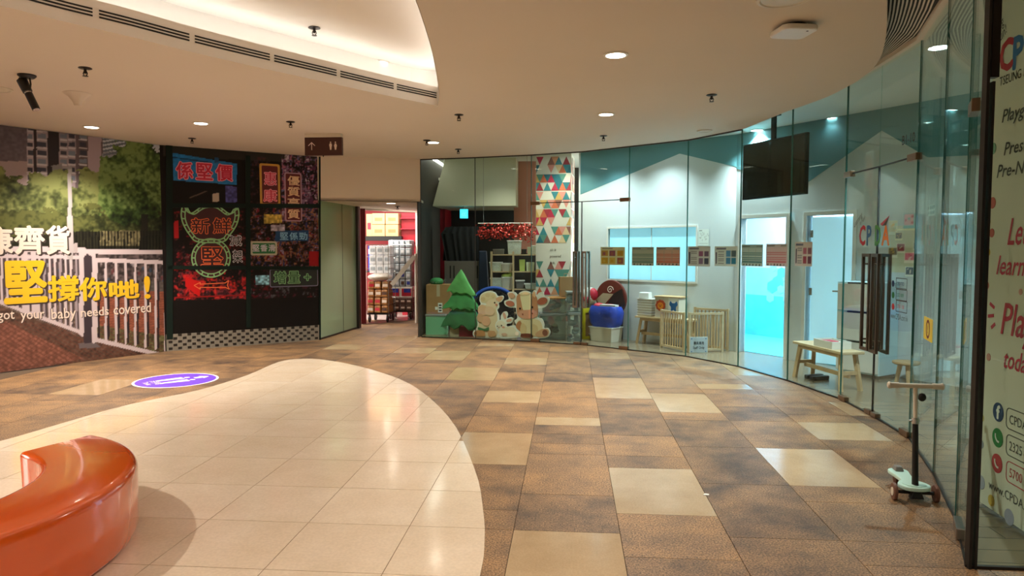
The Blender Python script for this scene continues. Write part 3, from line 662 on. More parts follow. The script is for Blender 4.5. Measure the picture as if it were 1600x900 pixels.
d = ray(594, 97); p = EYEP + d * ((3.62 - EYE) / d.z); downlight(p, 'lit downlight in the raised recess ceiling', e=SPOT_W)
# unseen downlights added over the rest of the hall to brighten it
for x, y, lb in ((.5, 1.6, 'added unseen downlight just above the viewer, right of the recess'), (-4.6, 3.0, 'added unseen downlight over the left end of the orange bench'), (-5.6, 6.4, 'added unseen downlight over the brown floor left of the recess'), (.2, -1.2, 'added unseen downlight straight behind the viewer'), (-2.4, -2.0, 'added unseen downlight behind the viewer near the rear wall'), (-5.2, -.6, 'added unseen downlight behind the viewer toward the street mural side')):
    downlight((x, y, ZC), lb, group='added downlights over the rest of the hall')
for x, y, lb in [(611, 317, 'front downlight in the low passage soffit'), (602, 329, 'back downlight in the low passage soffit')]: downlight(fl(x, y, ZB), lb, e=40)
for x, y, lb in [(1183, 203, 'lit downlight in the shop ceiling left of the television'), (1303, 184, 'lit downlight in the shop ceiling above the bench'), (1467, 73, 'large lit downlight in the shop ceiling near the corner'), (1352, 213, 'lit downlight in the shop ceiling above the logo door')]:
    downlight(fl(x, y, ZS), lb, lens='lens_cool', e=190, col=(.80, .95, 1.0), group='shop ceiling downlights')
for x, y, lb in [(1027, 268, 'ceiling downlight deep in the shop above the bright window'), (1100, 262, 'ceiling downlight in the shop above the play fence')]:
    q = fl(x, y, ZC); k = BW.at(.9 if x < 1060 else 1.9, -.55, ZS); downlight(k, lb, lens='lens_cool', e=50, col=(.84, .95, 1.0), group='shop ceiling downlights')
downlight((-1.2, 12.8, ZS), 'downlight in the storage bay ceiling above the green tree', lens='lens_cool', e=34, col=(1, .93, .8), group='shop ceiling downlights')
downlight((-.1, 12.6, ZS), 'downlight in the storage bay ceiling before the triangle pillar', lens='lens_cool', e=36, col=(1, .93, .8), group='shop ceiling downlights')

def sprinkler(p, label):
    t = thing('sprinkler', label, 'sprinkler', p, group='ceiling sprinklers')
    B().lathe([(.052, 0), (.056, -.006), (.04, -.012), (.012, -.014)], n=18).obj('escutcheon', 'dark_steel', t, smooth=True)
    B().cyl((0, 0, -.012), (0, 0, -.05), .012, n=10).cyl((0, 0, -.07), (0, 0, -.074), .024, n=12).tube([(.012, 0, -.03), (.02, 0, -.05), (.008, 0, -.072)], .004, 6).tube([(-.012, 0, -.03), (-.02, 0, -.05), (-.008, 0, -.072)], .004, 6).obj('nozzle', 'dark_steel', t)
for x, y, lb in [(133, 106, 'dark sprinkler between the black projector and the recess'), (300, 216, 'dark sprinkler above the neon mural'), (454, 190, 'dark sprinkler in front of the hanging toilet sign'), (717, 179, 'dark sprinkler past the tip of the recess'), (716, 233, 'small dark sprinkler just above the storage bay glass'), (943, 212, 'dark sprinkler near the glass doors in the middle'), (1112, 148, 'dark sprinkler between the round vent and the access point'), (667, 219, 'small sprinkler touching the downlight before the passage')]:
    sprinkler(fl(x, y, ZC), lb)
d = ray(491, 43); sprinkler(EYEP + d * ((3.62 - EYE) / d.z), 'dark sprinkler in the raised recess ceiling')
sprinkler(fl(621, 322, ZB), 'small sprinkler under the low passage soffit')
# cone loudspeaker, flush round vents, access point
t = thing('cone_detector', 'cream funnel shaped detector on the ceiling beside the black projector', 'detector', fl(121, 146, ZC))
B().lathe([(.125, 0), (.125, -.008), (.085, -.035), (.05, -.08), (.032, -.125), (.0, -.128)], n=28).obj('cone', 'ceiling_paint', t, smooth=True); B().lathe([(.13, 0), (.135, -.003), (.13, -.006)], n=28).obj('rim', 'ceiling_paint', t)
def vent(p, r, lb):
    t = thing('round_vent', lb, 'vent', p); B().lathe([(r, 0), (r, -.012), (r - .02, -.016), (r - .03, -.006)], n=32).obj('ring', 'offwhite', t, smooth=True); B().cyl((0, 0, 0), (0, 0, -.009), r - .028, n=32).obj('plate', 'offwhite', t)
vent(fl(-8, 138, ZC), .15, 'flush round vent in the ceiling by the black projector'); vent(fl(1226, -4, ZC), .17, 'flush round grey vent at the top edge above the access point'); vent(fl(1101, 204, ZC), .10, 'small flush round vent near the curved shop glass')
t = thing('access_point', 'white rounded wireless access point on the ceiling', 'access point', fl(1240, 40, ZC), .2)
B().prism(rrect(-.13, .13, -.13, .13, .05, 5), -.06, -.022, 'z').obj('housing', 'white_plastic', t, bev=.012, bseg=3); B().cyl((0, 0, -.022), (0, 0, 0), .09, n=20).obj('mount', 'dark_steel', t); B().cyl((.06, -.08, -.0601), (.06, -.08, -.062), .008, n=8).obj('indicator', 'black', t)
# black light projector
pb = fl(42, 117, ZC); t = thing('light_projector', 'black tilted spotlight projector hanging from the ceiling', 'projector', pb, .3)
B().lathe([(.075, 0), (.075, -.012), (.055, -.03), (.02, -.032)], n=20).obj('ceiling_plate', 'black', t, smooth=True)
B().tube([(.03, -.02, -.03), (.04, -.03, -.09), (.03, -.02, -.13)], .008, 6).tube([(-.01, .0, -.03), (-.01, 0, -.11)], .012, 6).obj('bracket', 'black', t)
ax = Vector((.08, -.03, -.17)).normalized(); c0 = Vector((-.05, .02, -.045))
B().cyl(c0, c0 + ax * .12, .045, .04, n=18).obj('lamp_body', 'black', t, smooth=True); B().cyl(c0 + ax * .118, c0 + ax * .14, .03, n=16).obj('collar', 'silver', t, smooth=True); B().cyl(c0 + ax * .138, c0 + ax * .30, .033, .033, n=18).obj('barrel', 'black', t, smooth=True); B().cyl(c0 + ax * .299, c0 + ax * .305, .028, n=16).obj('lens', 'silver', t)
B().tube([c0 + Vector((-.02, 0, 0)), (-.075, .02, -.03), (-.05, .02, -.012), (-.03, .01, -.01)], .005, 6).obj('safety_loop', 'black', t)

# ------------------------------------------------------------------ hanging toilet sign
YS = 9.6; a = atY(477, 214, YS); b_ = atY(535, 214, YS); zt = atY(506, 215, YS).z; zb = atY(506, 243, YS).z
t = thing('hanging_sign', 'dark brown hanging sign with arrow and toilet figures', 'sign', (a.x, YS, 0)); w = b_.x - a.x
B().box(0, w, -.03, .03, zb, zt).obj('sign_box', 'brown_sign', t, bev=.003); B().box(.008, w - .008, -.045, .045, zt, ZC).obj('mount', 'offwhite', t, bev=.003)
cz = (zb + zt) / 2; ax_ = w * .19; ar = B()
for q in stroke([(ax_, cz - .05), (ax_, cz + .05)], .009) + stroke([(ax_ - .047, cz + .008), (ax_ + .003, cz + .055)], .009) + stroke([(ax_ + .047, cz + .008), (ax_ - .003, cz + .055)], .009): ar.prism(q, -.0325, -.03)
ar.obj('arrow', 'art_cream', t)
for k, ux in enumerate((w * .70, w * .83)):
    f = B().prism(ell(ux, cz + .052, .009, .010, 14), -.0325, -.03)
    body = [(-.012, .038), (.012, .038), (.02, .015), (.014, -.01), (.009, -.05), (-.009, -.05), (-.014, -.01), (-.02, .015)] if k == 0 else [(-.008, .038), (.008, .038), (.021, .005), (.015, -.012), (.009, -.05), (-.009, -.05), (-.015, -.012), (-.021, .005)]
    f.prism([(ux + x, cz + z) for x, z in body], -.0325, -.03).obj('toilet_figure', 'art_cream', t)
B().cyl((w * .48, 0, zb), (w * .48, 0, zb - .02), .012, .004, n=10).obj('cable_tip', 'black', t)

# ------------------------------------------------------------------ orange bench
bc = Vector((-3.49, 3.14, 0)); bench = thing('curved_bench', 'glossy orange curved bench on the cream floor', 'bench', bc)
prof = []
ro, ri, hb = 1.215, .745, .40
def arcp(cx, cz, r, a0, a1, k=6): return [(cx + r * math.cos(math.radians(a0 + (a1 - a0) * i / k)), cz + r * math.sin(math.radians(a0 + (a1 - a0) * i / k))) for i in range(k + 1)]
prof = [(ri + .01, .012)] + arcp(ri + .03, hb - .03, .03, 180, 90) + arcp(ro - .05, hb - .05, .05, 90, 0) + [(ro, .20), (ro - .004, .06), (ro - .02, .012)]
b = B(); A0, A1, NA = math.radians(70), math.radians(-100), 72; np_ = len(prof)
vs = []
for i in range(NA + 1):
    t_ = A0 + (A1 - A0) * i / NA
    for r_, z_ in prof: vs.append((r_ * math.cos(t_), r_ * math.sin(t_), z_))
fs = [(i * np_ + k, i * np_ + k + 1, (i + 1) * np_ + k + 1, (i + 1) * np_ + k) for i in range(NA) for k in range(np_ - 1)] + [(i * np_ + np_ - 1, i * np_, (i + 1) * np_, (i + 1) * np_ + np_ - 1) for i in range(NA)] + [tuple(range(np_)), tuple(range(NA * np_, NA * np_ + np_))]
b.add(vs, fs).obj('shell', 'orange_gloss', bench, smooth=True, bev=.02, bseg=3)
pl_ = B(); vs = []; pr2 = [(ri + .04, .003), (ri + .04, .013), (ro - .09, .013), (ro - .09, .003)]
for i in range(NA + 1):
    t_ = A0 - .03 + (A1 - A0 + .06) * i / NA
    for r_, z_ in pr2: vs.append((r_ * math.cos(t_), r_ * math.sin(t_), z_))
pl_.add(vs, [(i * 4 + k, i * 4 + (k + 1) % 4, (i + 1) * 4 + (k + 1) % 4, (i + 1) * 4 + k) for i in range(NA) for k in range(4)] + [(0, 1, 2, 3), (NA * 4, NA * 4 + 1, NA * 4 + 2, NA * 4 + 3)]).obj('plinth', 'dark_frame', bench)

# ------------------------------------------------------------------ purple projected sign light, put on the floor as a coloured disc
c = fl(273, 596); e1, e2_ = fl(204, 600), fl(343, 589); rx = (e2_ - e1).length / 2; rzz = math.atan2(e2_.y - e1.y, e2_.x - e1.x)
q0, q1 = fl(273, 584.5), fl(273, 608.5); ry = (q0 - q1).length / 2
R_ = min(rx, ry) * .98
fs_ = thing('projected_sign', 'round purple light sign with white ring and arrow, coloured onto a floor disc', 'light sign', ((e1.x + e2_.x) / 2, (e1.y + e2_.y) / 2, .0), 0)
mat('purple', '#6a3fe0', .5, var=.08, scale=6); mat('projected_white', '#efe6ff', .5)
B().cyl((0, 0, 0), (0, 0, .0022), R_ * 1.0, n=64).obj('rim', 'projected_white', fs_); B().cyl((0, 0, .001), (0, 0, .0030), R_ * .94, n=64).obj('disc', 'purple', fs_)
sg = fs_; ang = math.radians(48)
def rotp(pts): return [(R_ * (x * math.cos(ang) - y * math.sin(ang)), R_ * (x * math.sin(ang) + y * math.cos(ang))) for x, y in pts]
for pts in ([(.45, .1), (.62, .1), (.62, .2), (.82, 0), (.62, -.2), (.62, -.1), (.45, -.1)],): B().prism(rotp(pts), .0028, .0036, 'z').obj('arrow', 'projected_white', sg)
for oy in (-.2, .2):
    B().prism(rotp(ell(.33, oy, .07, .07, 14)), .0028, .0036, 'z').prism(rotp([(.23, oy - .14), (.23, oy + .14), (-.1, oy + .1), (-.42, oy + .06), (-.42, oy - .06), (-.1, oy - .1)]), .0028, .0036, 'z').obj('figure', 'projected_white', sg)
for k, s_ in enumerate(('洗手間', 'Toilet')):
    text(s_, R_ * .2, 'projected_white', sg, (R_ * (-.55 - k * .2) * math.cos(ang), R_ * (-.55 - k * .2) * math.sin(ang), .0034), align='CENTER', upright=False, rz=ang - math.pi / 2)

# ------------------------------------------------------------------ scooter by the glass
ps = fl(1429, 783); sc = thing('kick_scooter', 'three wheeled child scooter with mint deck standing by the shop glass', 'scooter', (ps.x, ps.y, 0), math.radians(-6)); sc.scale = (.82, .82, .9)
dk = smooth_poly([(-.105, .02), (-.11, .10), (-.075, .16), (.0, .185), (.075, .16), (.11, .10), (.105, .02), (.075, -.03), (.06, .2 - .3)][:8] , 4)
front = smooth_poly([(.0, -.075), (.085, -.05), (.115, .02), (.09, .09), (.055, .14), (.06, .26), (.075, .38), (.04, .43), (-.04, .43), (-.075, .38), (-.06, .26), (-.055, .14), (-.09, .09), (-.115, .02), (-.085, -.05)], 4)
B().prism(front, .085, .115, 'z').obj('deck', 'mint', sc, bev=.008)
B().prism(ell(0, .02, .085, .075, 28), .115, .121, 'z').obj('deck_disc', 'mint', sc, bev=.002); B().cyl((0, -.02, .118), (0, -.02, .127), .018, n=14).obj('badge', 'black', sc)
B().box(-.035, .035, .33, .42, .115, .15, top=.7).obj('brake', 'grey_plastic', sc, bev=.008)
for s in (-1, 1):
    wh = B(); wh.cyl((s * .135, .0, .062), (s * .16, .0, .062), .062, n=24); o = wh.obj('wheel', 'tyre', sc, smooth=True, bev=.006); B().cyl((s * .158, 0, .062), (s * .164, 0, .062), .03, n=16).obj('hub', 'offwhite', o)
B().cyl((0, .41, .045), (.0, .41, .046), .001, n=6)
B().cyl((-.018, .40, .045), (.018, .40, .045), .045, n=20).obj('wheel', 'tyre', sc, smooth=True, bev=.005)
B().cyl((-.14, 0, .062), (.14, 0, .062), .012, n=10).obj('axle', 'black', sc); B().box(-.05, .05, -.06, -.0, .03, .085, top=.6).obj('steering_block', 'black', sc, bev=.006)
top = (0, .06, .83)
B().cyl((0, 0, .11), (0, .035, .56), .024, .021, n=14).obj('stem_sleeve', 'black', sc, smooth=True); B().cyl((0, .035, .55), (0, .055, .80), .015, n=12).obj('stem', 'offwhite', sc, smooth=True)
B().cyl((0, .034, .545), (0, .037, .585), .026, n=14).cyl((-.045, .035, .565), (.03, .035, .565), .007, n=8).obj('clamp', 'silver', sc)
B().cyl((-.17, .055, .81), (.17, .055, .81), .017, n=12).obj('handlebar', 'offwhite', sc, smooth=True)
for s in (-1, 1): B().tube([(s * .12, .055, .81), (s * .175, .055, .81), (s * .19, .055, .81), (s * .2, .055, .81)], [.021, .021, .026, .018], 12).obj('grip', 'offwhite', sc, smooth=True)
B().ball((.04, .03, .735), (.03, .02, .03)).obj('bell', 'black', sc, smooth=True)

# ------------------------------------------------------------------ cream poster board behind the front glass
QP = Plane(fl(1526, 788), fl(1600, 839)); Lq = 1.5
po = QP.empty('poster_board', 'cream shop poster board with red and black lettering', 'poster')
B().box(0, Lq, 0, .04, .03, ZS - .06).obj('board', 'poster_cream', po)
def Q(x, y): return QP.uz(x, y)
def ptext(s, x, y, hpx, m, bold=0, shear=0, sx=1., w=None, roll=0):
    u, z = Q(x, y); z2 = Q(x, y - hpx)[1]; return text(s, (z2 - z) / .72, m, po, (u, -.002, z), bold=bold, shear=shear, sx=sx, roll=roll)
for ch, m, x, y, h in (('C', 'c_red', 1561, 114, 47), ('P', 'c_blue', 1581, 109, 49)): ptext(ch, x, y, h, m, bold=.035, sx=.85)
u, z = Q(1579, 110); sz = (Q(1579, 60)[1] - z) / .72
text('D', sz, 'c_green', po, (u + .2, -.002, z), bold=.035, sx=.85); text('A', sz, 'c_orange', po, (u + .4, -.002, z), bold=.035, sx=.85)
ptext('Learning', 1542, 78, 16, 'ink_grey', shear=.25, roll=.5, sx=.7); ptext('is Fun!', 1552, 82, 15, 'ink_grey', shear=.25, roll=.5, sx=.8)
ptext('TSEUNG KWAN O', 1562, 135, 14, 'ink', sx=.8)
ptext('Playgroup', 1565, 192, 20, 'ink_grey', shear=.25, bold=.012, sx=1.05); ptext('Preschool', 1568, 243, 20, 'ink_grey', shear=.25, bold=.012, sx=1.05); ptext('Pre-Nursery', 1557, 278, 20, 'ink_grey', shear=.25, bold=.012, sx=1.05)
ptext("Let's", 1573, 382, 42, 'c_pink', shear=.35, bold=.012, sx=.7); ptext('learn &', 1556, 428, 30, 'c_pink', shear=.3, bold=.012, sx=.9)
ptext('Play', 1562, 520, 50, 'c_pink', shear=.25, bold=.012, sx=.8); ptext('today!', 1567, 573, 30, 'c_pink', shear=.3, bold=.012, sx=.8)
sb = B()
for x0, y0, x1, y1 in ((1547, 474, 1554, 481), (1544, 494, 1553, 493), (1549, 512, 1555, 506)):
    for q in stroke([Q(x0, y0), Q(x1, y1)], .02): sb.prism(q, -.002, 0)
sb.obj('spark_marks', 'c_pink', po)
dots = [(1549, 201, 4, '#b5654a'), (1549, 233, 9, '#7fa58f'), (1547, 262, 4, '#c0a45e'), (1551, 317, 9, '#c56a62'), (1550, 364, 7, '#c56a62'), (1538, 347, 5, '#c9b98a'), (1538, 394, 6, '#d0a94e'), (1533, 445, 6, '#c56a62'), (1545, 558, 6, '#c58a80'), (1534, 579, 5, '#c8a99a'), (1528, 650, 6, '#d2bf7e'), (1526, 690, 7, '#9a9aa6'), (1531, 752, 11, '#a9a7b4'), (1549, 782, 9, '#d0ae55'), (1577, 808, 13, '#a09eae'), (1595, 456, 5, '#d9a9a0')]
for x, y, r_, c_ in dots:
    u, z = Q(x, y); rz_ = Q(x, y - r_)[1] - z; B().col(c_).prism(ell(max(u, rz_), z, rz_, rz_, 20), -.002, 0).obj('coloured_dot', 'print_matt', po)
icon_plane = [(1560, 644, 'fb_blue', 'f', 'CPDATKO'), (1559, 684, 'wa_green', None, '2325 8089'), (1558, 724, 'ph_red', None, '5700 1188')]
ZI = []
def phone(b, u, z, s, y): 
    for q in stroke(smooth_poly([(u - .35 * s, z + .38 * s), (u - .32 * s, z), (u, z - .34 * s), (u + .36 * s, z - .36 * s)], 4, False), .2 * s): b.prism(q, y - .001, y)
for x, y, m, ch, tx in icon_plane:
    u, z = Q(x, y); r_ = Q(x, y - 15)[1] - z
    B().prism(ell(u, z, r_, r_, 28), -.002, 0).obj('icon_disc', m, po)
    if ch: text(ch, r_ * 1.9, 'white_plastic', po, (u, -.003, z - r_ * .65), bold=.05, align='CENTER')
    else:
        b = B(); phone(b, u, z, r_, -.003); b.obj('handset_mark', 'white_plastic', po)
    u0, _ = Q(1573, y); z_ = z - .01
    fr = B()
    for a_, c_ in zip(rrect(u0, u0 + .55, z_ - r_ * 1.05, z_ + r_ * 1.05, .03), rrect(u0, u0 + .55, z_ - r_ * 1.05, z_ + r_ * 1.05, .03)[1:] + rrect(u0, u0 + .55, z_ - r_ * 1.05, z_ + r_ * 1.05, .03)[:1]):
        for q in stroke([a_, c_], .005): fr.prism(q, -.002, 0)
    fr.obj('number_frame', 'ink_grey' if m != 'ph_red' else 'ph_red', po)
    text(tx, r_ * 1.35, 'ink_grey' if m != 'ph_red' else 'ph_red', po, (u0 + .03, -.002, z_ - r_ * .48), sx=.85)
ptext('www.CPDA.com.hk', 1545, 762, 14, 'ink_grey', sx=.95)
# ------------------------------------------------------------------ street mural
mu = WP.empty('street_mural', 'large printed street mural of a white railing, trees and towers with yellow lettering', 'mural')
U = lambda x, y: WP.uz(x, y)
cv = Canvas(-.3, WP.L, .0, ZC - .006, .0125, '#3a3a26')
n1, n2, n3 = cv.noise(.5, 3), cv.noise(.13, 3), cv.noise(.045, 2)
def foliage(mask, dark, mid, light, k=1.0):
    v = n1 * .45 + n2 * .35 + n3 * .35; v = (v - .32) * 2.6 * k
    a_, m_, l_ = cv.c(dark), cv.c(mid), cv.c(light); t = np.clip(v, 0, 1)[..., None]
    colr = np.where(t < .5, a_ + (m_ - a_) * t * 2, m_ + (l_ - m_) * (t - .5) * 2); cv.a[mask] = colr[mask]
def Pq(pts): return [U(*p) for p in pts]
cv.poly(Pq([(-400, 60), (258, 150), (258, 320), (-400, 320)]), '#8d8b8e')
cv.poly(Pq([(-400, 60), (40, 150), (44, 255), (-400, 255)]), '#62585e', tex=.1); cv.poly(Pq([(-400, 250), (44, 252), (44, 290), (-400, 290)]), '#9a8888')
cv.poly(Pq([(42, 150), (160, 170), (160, 300), (42, 300)]), '#5f5256')
for x0, x1, c_ in ((42, 52, '#a39498'), (57, 74, '#94868a'), (74, 92, '#2d2729'), (92, 118, '#8d7f83'), (122, 137, '#5a4e50'), (137, 158, '#a08c90'), (52, 57, '#352d30')): cv.poly(Pq([(x0, 150), (x1, 155), (x1, 300), (x0, 300)]), c_)
for yy in range(196, 285, 13):
    for x0, x1 in ((43, 51), (58, 72), (94, 104), (107, 117), (124, 135)): cv.poly(Pq([(x0, yy), (x1, yy + 1), (x1, yy + 8), (x0, yy + 7)]), '#3b3b46' if (x0 + yy) % 3 else '#6d7480'); cv.line(U(x0, yy + 9), U(x1, yy + 10), .02, '#b7aeb0')
cv.poly(Pq([(160, 185), (258, 190), (258, 240), (160, 236)]), '#b9bcc4')
for yy in range(212, 240, 6): cv.line(U(162, yy + 6), U(208, yy - 2), .03, '#5f646c')
nn = (n2 - .5) * .5 + (n1 - .5) * .4
def above(pts, rough=1.):
    us = [p[0] for p in pts]; zs = [p[1] for p in pts]; o_ = np.argsort(us); return cv.z < np.interp(cv.u, np.array(us)[o_], np.array(zs)[o_]) + nn * rough
foliage(above(Pq([(-400, 250), (0, 275), (30, 268), (60, 285), (90, 280), (120, 285), (135, 272), (155, 285), (170, 290), (258, 300)])), '#1a1c13', '#434b28', '#7f8650')
foliage(above(Pq([(-400, 500), (150, 420), (156, 258), (165, 238), (190, 226), (215, 225), (240, 224), (258, 222)])), '#12160e', '#35481f', '#72864a')
dk = above(Pq([(-400, 330), (0, 338), (100, 335), (150, 330), (180, 345), (258, 330)]), .7); foliage(dk, '#11130d', '#2b3019', '#5b5f33')
cv.poly(Pq([(-400, 405), (115, 362), (258, 360), (258, 395), (-400, 415)]), '#22201a', .85); cv.poly(Pq([(156, 361), (222, 360), (222, 384), (156, 384)]), '#6b6448', tex=.3); cv.poly(Pq([(220, 335), (231, 335), (231, 392), (220, 392)]), '#211d17')
for x in range(114, 258, 5): cv.line(U(x, 362), U(x, 392), .018, '#14130f')
cv.poly(Pq([(-400, 400), (258, 394), (258, 455), (-400, 455)]), '#4a4040', tex=.5)
for k in range(90):
    x = random.uniform(0, 256); y = random.uniform(405, 445); cv.poly(Pq([(x, y), (x + 4, y), (x + 4, y + 6), (x, y + 6)]), random.choice(('#8f8a94', '#2b2524', '#75383a', '#34506a', '#b1a9ab')), .6)
cv.poly(Pq([(140, 440), (258, 440), (258, 470), (140, 462)]), '#5d5652', tex=.2)
cv.poly(Pq([(130, 455), (258, 455), (258, 560), (130, 560)]), '#8d5340', tex=.15)
for y in range(458, 545, 4): cv.line(U(145, y), U(258, y + 1), .012, '#6f3f30', .6)
cv.poly(Pq([(100, 500), (258, 525), (258, 560), (100, 560)]), '#4f5a3a', tex=.5, op=.75)
cv.poly(Pq([(-400, 455), (130, 440), (130, 540), (-400, 540)]), '#6a5a52', tex=.3)
cv.poly(Pq([(-400, 470), (0, 478), (120, 525), (210, 548), (258, 552), (258, 580), (-400, 620)]), '#5c463c', tex=.3); cv.poly(Pq([(-400, 520), (0, 498), (130, 560), (60, 575), (-400, 660)]), '#86584a', tex=.2)
for k in range(-30, 18):
    cv.line(U(k * 12, 500 + max(0, k) * 1), U(k * 12 + 150, 590), .014, '#6a4236', .8); cv.line(U(k * 12 + 60, 505), U(k * 12 - 60, 585), .012, '#6a4236', .5)
WHT, WH2 = '#cfc0c4', '#a2949a'
for k in range(38):
    x = -180 + k * 8.3
    if x > 122: break
    yb = 473 + max(-60, x) * .38
    cv.line(U(x, 398), U(x, yb), .03, WHT if k % 3 else WH2); cv.line(U(x + 3, 402), U(x + 3, yb - 4), .02, '#4d4247')
for x in (150, 165, 181, 196, 211, 227, 243, 258): cv.line(U(x, 408), U(x, 528 + (x - 150) * .18), .035, WHT); cv.line(U(x + 4, 440), U(x + 4, 526 + (x - 150) * .18), .03, '#2f262a')
for a_, c_, w_, co in (((-200, 386), (126, 391), .075, WHT), ((-200, 397), (124, 402), .05, WHT), ((136, 393), (258, 394), .07, WHT), ((146, 406), (258, 410), .06, WHT), ((-200, 405), (128, 520), .0, WHT), ((0, 472), (128, 520), .05, WHT), ((-200, 395), (0, 472), .05, WHT), ((146, 530), (258, 556), .06, WHT), ((129, 392), (129, 520), .10, WHT), ((143, 396), (146, 530), .11, WHT), ((137, 404), (137, 538), .11, '#40363c'), ((38, 395), (41, 486), .07, WHT), ((52, 395), (54, 490), .07, WHT)):
    if w_: cv.line(U(*a_), U(*c_), w_, co)
cv.poly(Pq([(122, 536), (150, 536), (157, 542), (124, 545)]), '#6d6264')
cv.line(U(108.5, 262), U(109, 340), .05, '#a9a3a3'); cv.line(U(109, 340), U(110, 402), .075, '#b5adae'); cv.line(U(86, 262), U(110, 262), .03, '#8d8888'); cv.poly(Pq([(80, 259), (96, 256), (98, 264), (82, 266)]), '#7d7878'); cv.line(U(118, 382), U(118, 392), .05, '#b1a5a6')
cv.build('mural_print', 'print_gloss', mu, y=-.006, thick=.016)
def brush(s_, x0, x1, y0, y1, m, bold=.03, sh=.02, name='lettering'):
    a_, b2 = U(x0, y1), U(x1, y0); zb_ = U((x0 + x1) / 2, y1)[1]; zt_ = U((x0 + x1) / 2, y0)[1]
    textfit(s_, a_[0] + sh, b2[0] + sh, zb_ - sh, zt_ - sh, 'art_shadow', mu, -.0075, bold=bold, name='lettering_shadow'); textfit(s_, a_[0], b2[0], zb_, zt_, m, mu, -.009, bold=bold, name=name)
brush('康', -22, 19, 354, 398, 'art_cream'); brush('齊', 22, 69, 352, 398, 'art_cream'); brush('貨', 72, 108, 352, 398, 'art_cream')
brush('堅', 6, 72, 407, 474, 'art_yellow', .035); brush('撐', 75, 122, 430, 471, 'art_yellow', .026); brush('你', 123, 166, 433, 470, 'art_yellow', .03); brush('哋', 170, 217, 437, 467, 'art_yellow', .03); brush('!', 225, 234, 431, 467, 'art_yellow', .02)
for s_, x0, x1, y0, y1 in (('got', -4, 22, 487, 504), ('your', 32, 69, 488, 503), ('baby', 80, 118, 481, 503), ('needs', 126, 169, 480, 494), ('covered', 177, 235, 474, 490)): brush(s_, x0, x1, y0, y1, 'art_cream', .012, .008)

# ------------------------------------------------------------------ neon mural
ne = NPL.empty('neon_mural', 'dark printed mural of a night street full of neon signs', 'mural')
N_ = lambda x, y: NPL.uz(x, y)
SK = N_(380, 515)[1]; cn = Canvas(0, NPL.L, SK, ZC - .006, .011, '#150f0e')
a1, a2, a3 = cn.noise(.35, 2), cn.noise(.06, 2), cn.noise(.025, 1)
PN = lambda pts: [N_(*p) for p in pts]
def lights(poly, cols, th, dens=1.):
    m_ = cn.inside(PN(poly)); pick = NP.randint(0, len(cols), cn.u.shape); pick = (cn.noise(.05, 1) * len(cols) * .999).astype(int)
    arr = np.array([cn.c(c_) for c_ in cols])[pick]; w_ = np.clip((a1 * .35 + a2 * .5 + a3 * .35 - th) * 5, 0, 1)[..., None] * dens
    new = cn.a * (1 - w_) + arr * w_; cn.a[m_] = new[m_]
cn.poly(PN([(255, 225), (500, 240), (500, 256), (255, 244)]), '#2f2d28')
lights([(272, 330), (385, 330), (385, 470), (272, 470)], ['#7d1420', '#a0202a', '#5a1518', '#8a4a4a', '#3a2228'], .62, .8)
lights([(272, 420), (385, 420), (385, 470), (272, 470)], ['#c0202a', '#d8302a', '#8f1a20', '#7f3038', '#3a1a20'], .52, .9)
lights([(390, 245), (440, 245), (440, 330), (390, 330)], ['#40303a', '#5a3030', '#2a2a3a'], .6, .8)
lights([(440, 240), (498, 245), (498, 345), (440, 345)], ['#c9b4c4', '#8a6a86', '#5a3050', '#b06a80', '#6f6f9a', '#2a1a24'], .42, .95)
for k in range(40):
    x = random.uniform(474, 497); y = random.uniform(250, 410); cn.line(N_(x, y), N_(min(498, x + random.uniform(-10, 10)), y + random.uniform(-25, 25)), .018, '#1d121c')
for y in range(255, 350, 11): cn.line(N_(470, y), N_(486, y + 1), .014, '#2a2030')
lights([(390, 325), (498, 325), (498, 420), (390, 420)], ['#6a2a30', '#8a5a40', '#3a3a6a', '#a07050', '#7a2030', '#9a8aa0'], .54, .9)
lights([(390, 420), (498, 420), (498, 470), (390, 470)], ['#6a1520', '#4a2030', '#6a6a70'], .62, .8)
cn.poly(PN([(270, 239), (370, 256), (370, 289), (271, 282)]), '#2878b8', tex=.12); cn.line(N_(271, 246), N_(330, 254), .02, '#163f66'); cn.poly(PN([(335, 255), (342, 253), (342, 247), (335, 246)]), '#26507a')
cn.poly(PN([(352, 290), (370, 292), (370, 316), (352, 316)]), '#4a4a86', tex=.3); cn.poly(PN([(332, 303), (342, 301), (342, 315), (332, 315)]), '#b9a894'); cn.line(N_(297, 309), N_(322, 299), .02, '#5a4a40')
cn.poly(PN([(412, 335), (440, 335), (440, 349), (412, 349)]), '#b59a48', tex=.4); cn.poly(PN([(430, 360), (482, 360), (482, 377), (430, 377)]), '#23466f', tex=.1); cn.poly(PN([(423, 352), (445, 351), (445, 361), (423, 361)]), '#a59aa8', tex=.4)
cn.poly(PN([(483, 393), (498, 393), (498, 416), (483, 416)]), '#a01820'); cn.poly(PN([(272, 345), (279, 345), (279, 372), (272, 372)]), '#b02024'); cn.poly(PN([(399, 430), (420, 430), (420, 445), (399, 445)]), '#7fb0c4', tex=.5)
cn.poly(PN([(289, 432), (312, 440), (312, 464), (306, 460), (290, 448)]), '#d01a1c'); cn.line(N_(274, 465), N_(384, 461), .03, '#8f1a1c')
cn.poly(PN([(255, 470), (500, 464), (500, 520), (255, 520)]), '#120e0d')
cn.build('mural_print', 'print_gloss', ne, y=-.006, thick=.016)
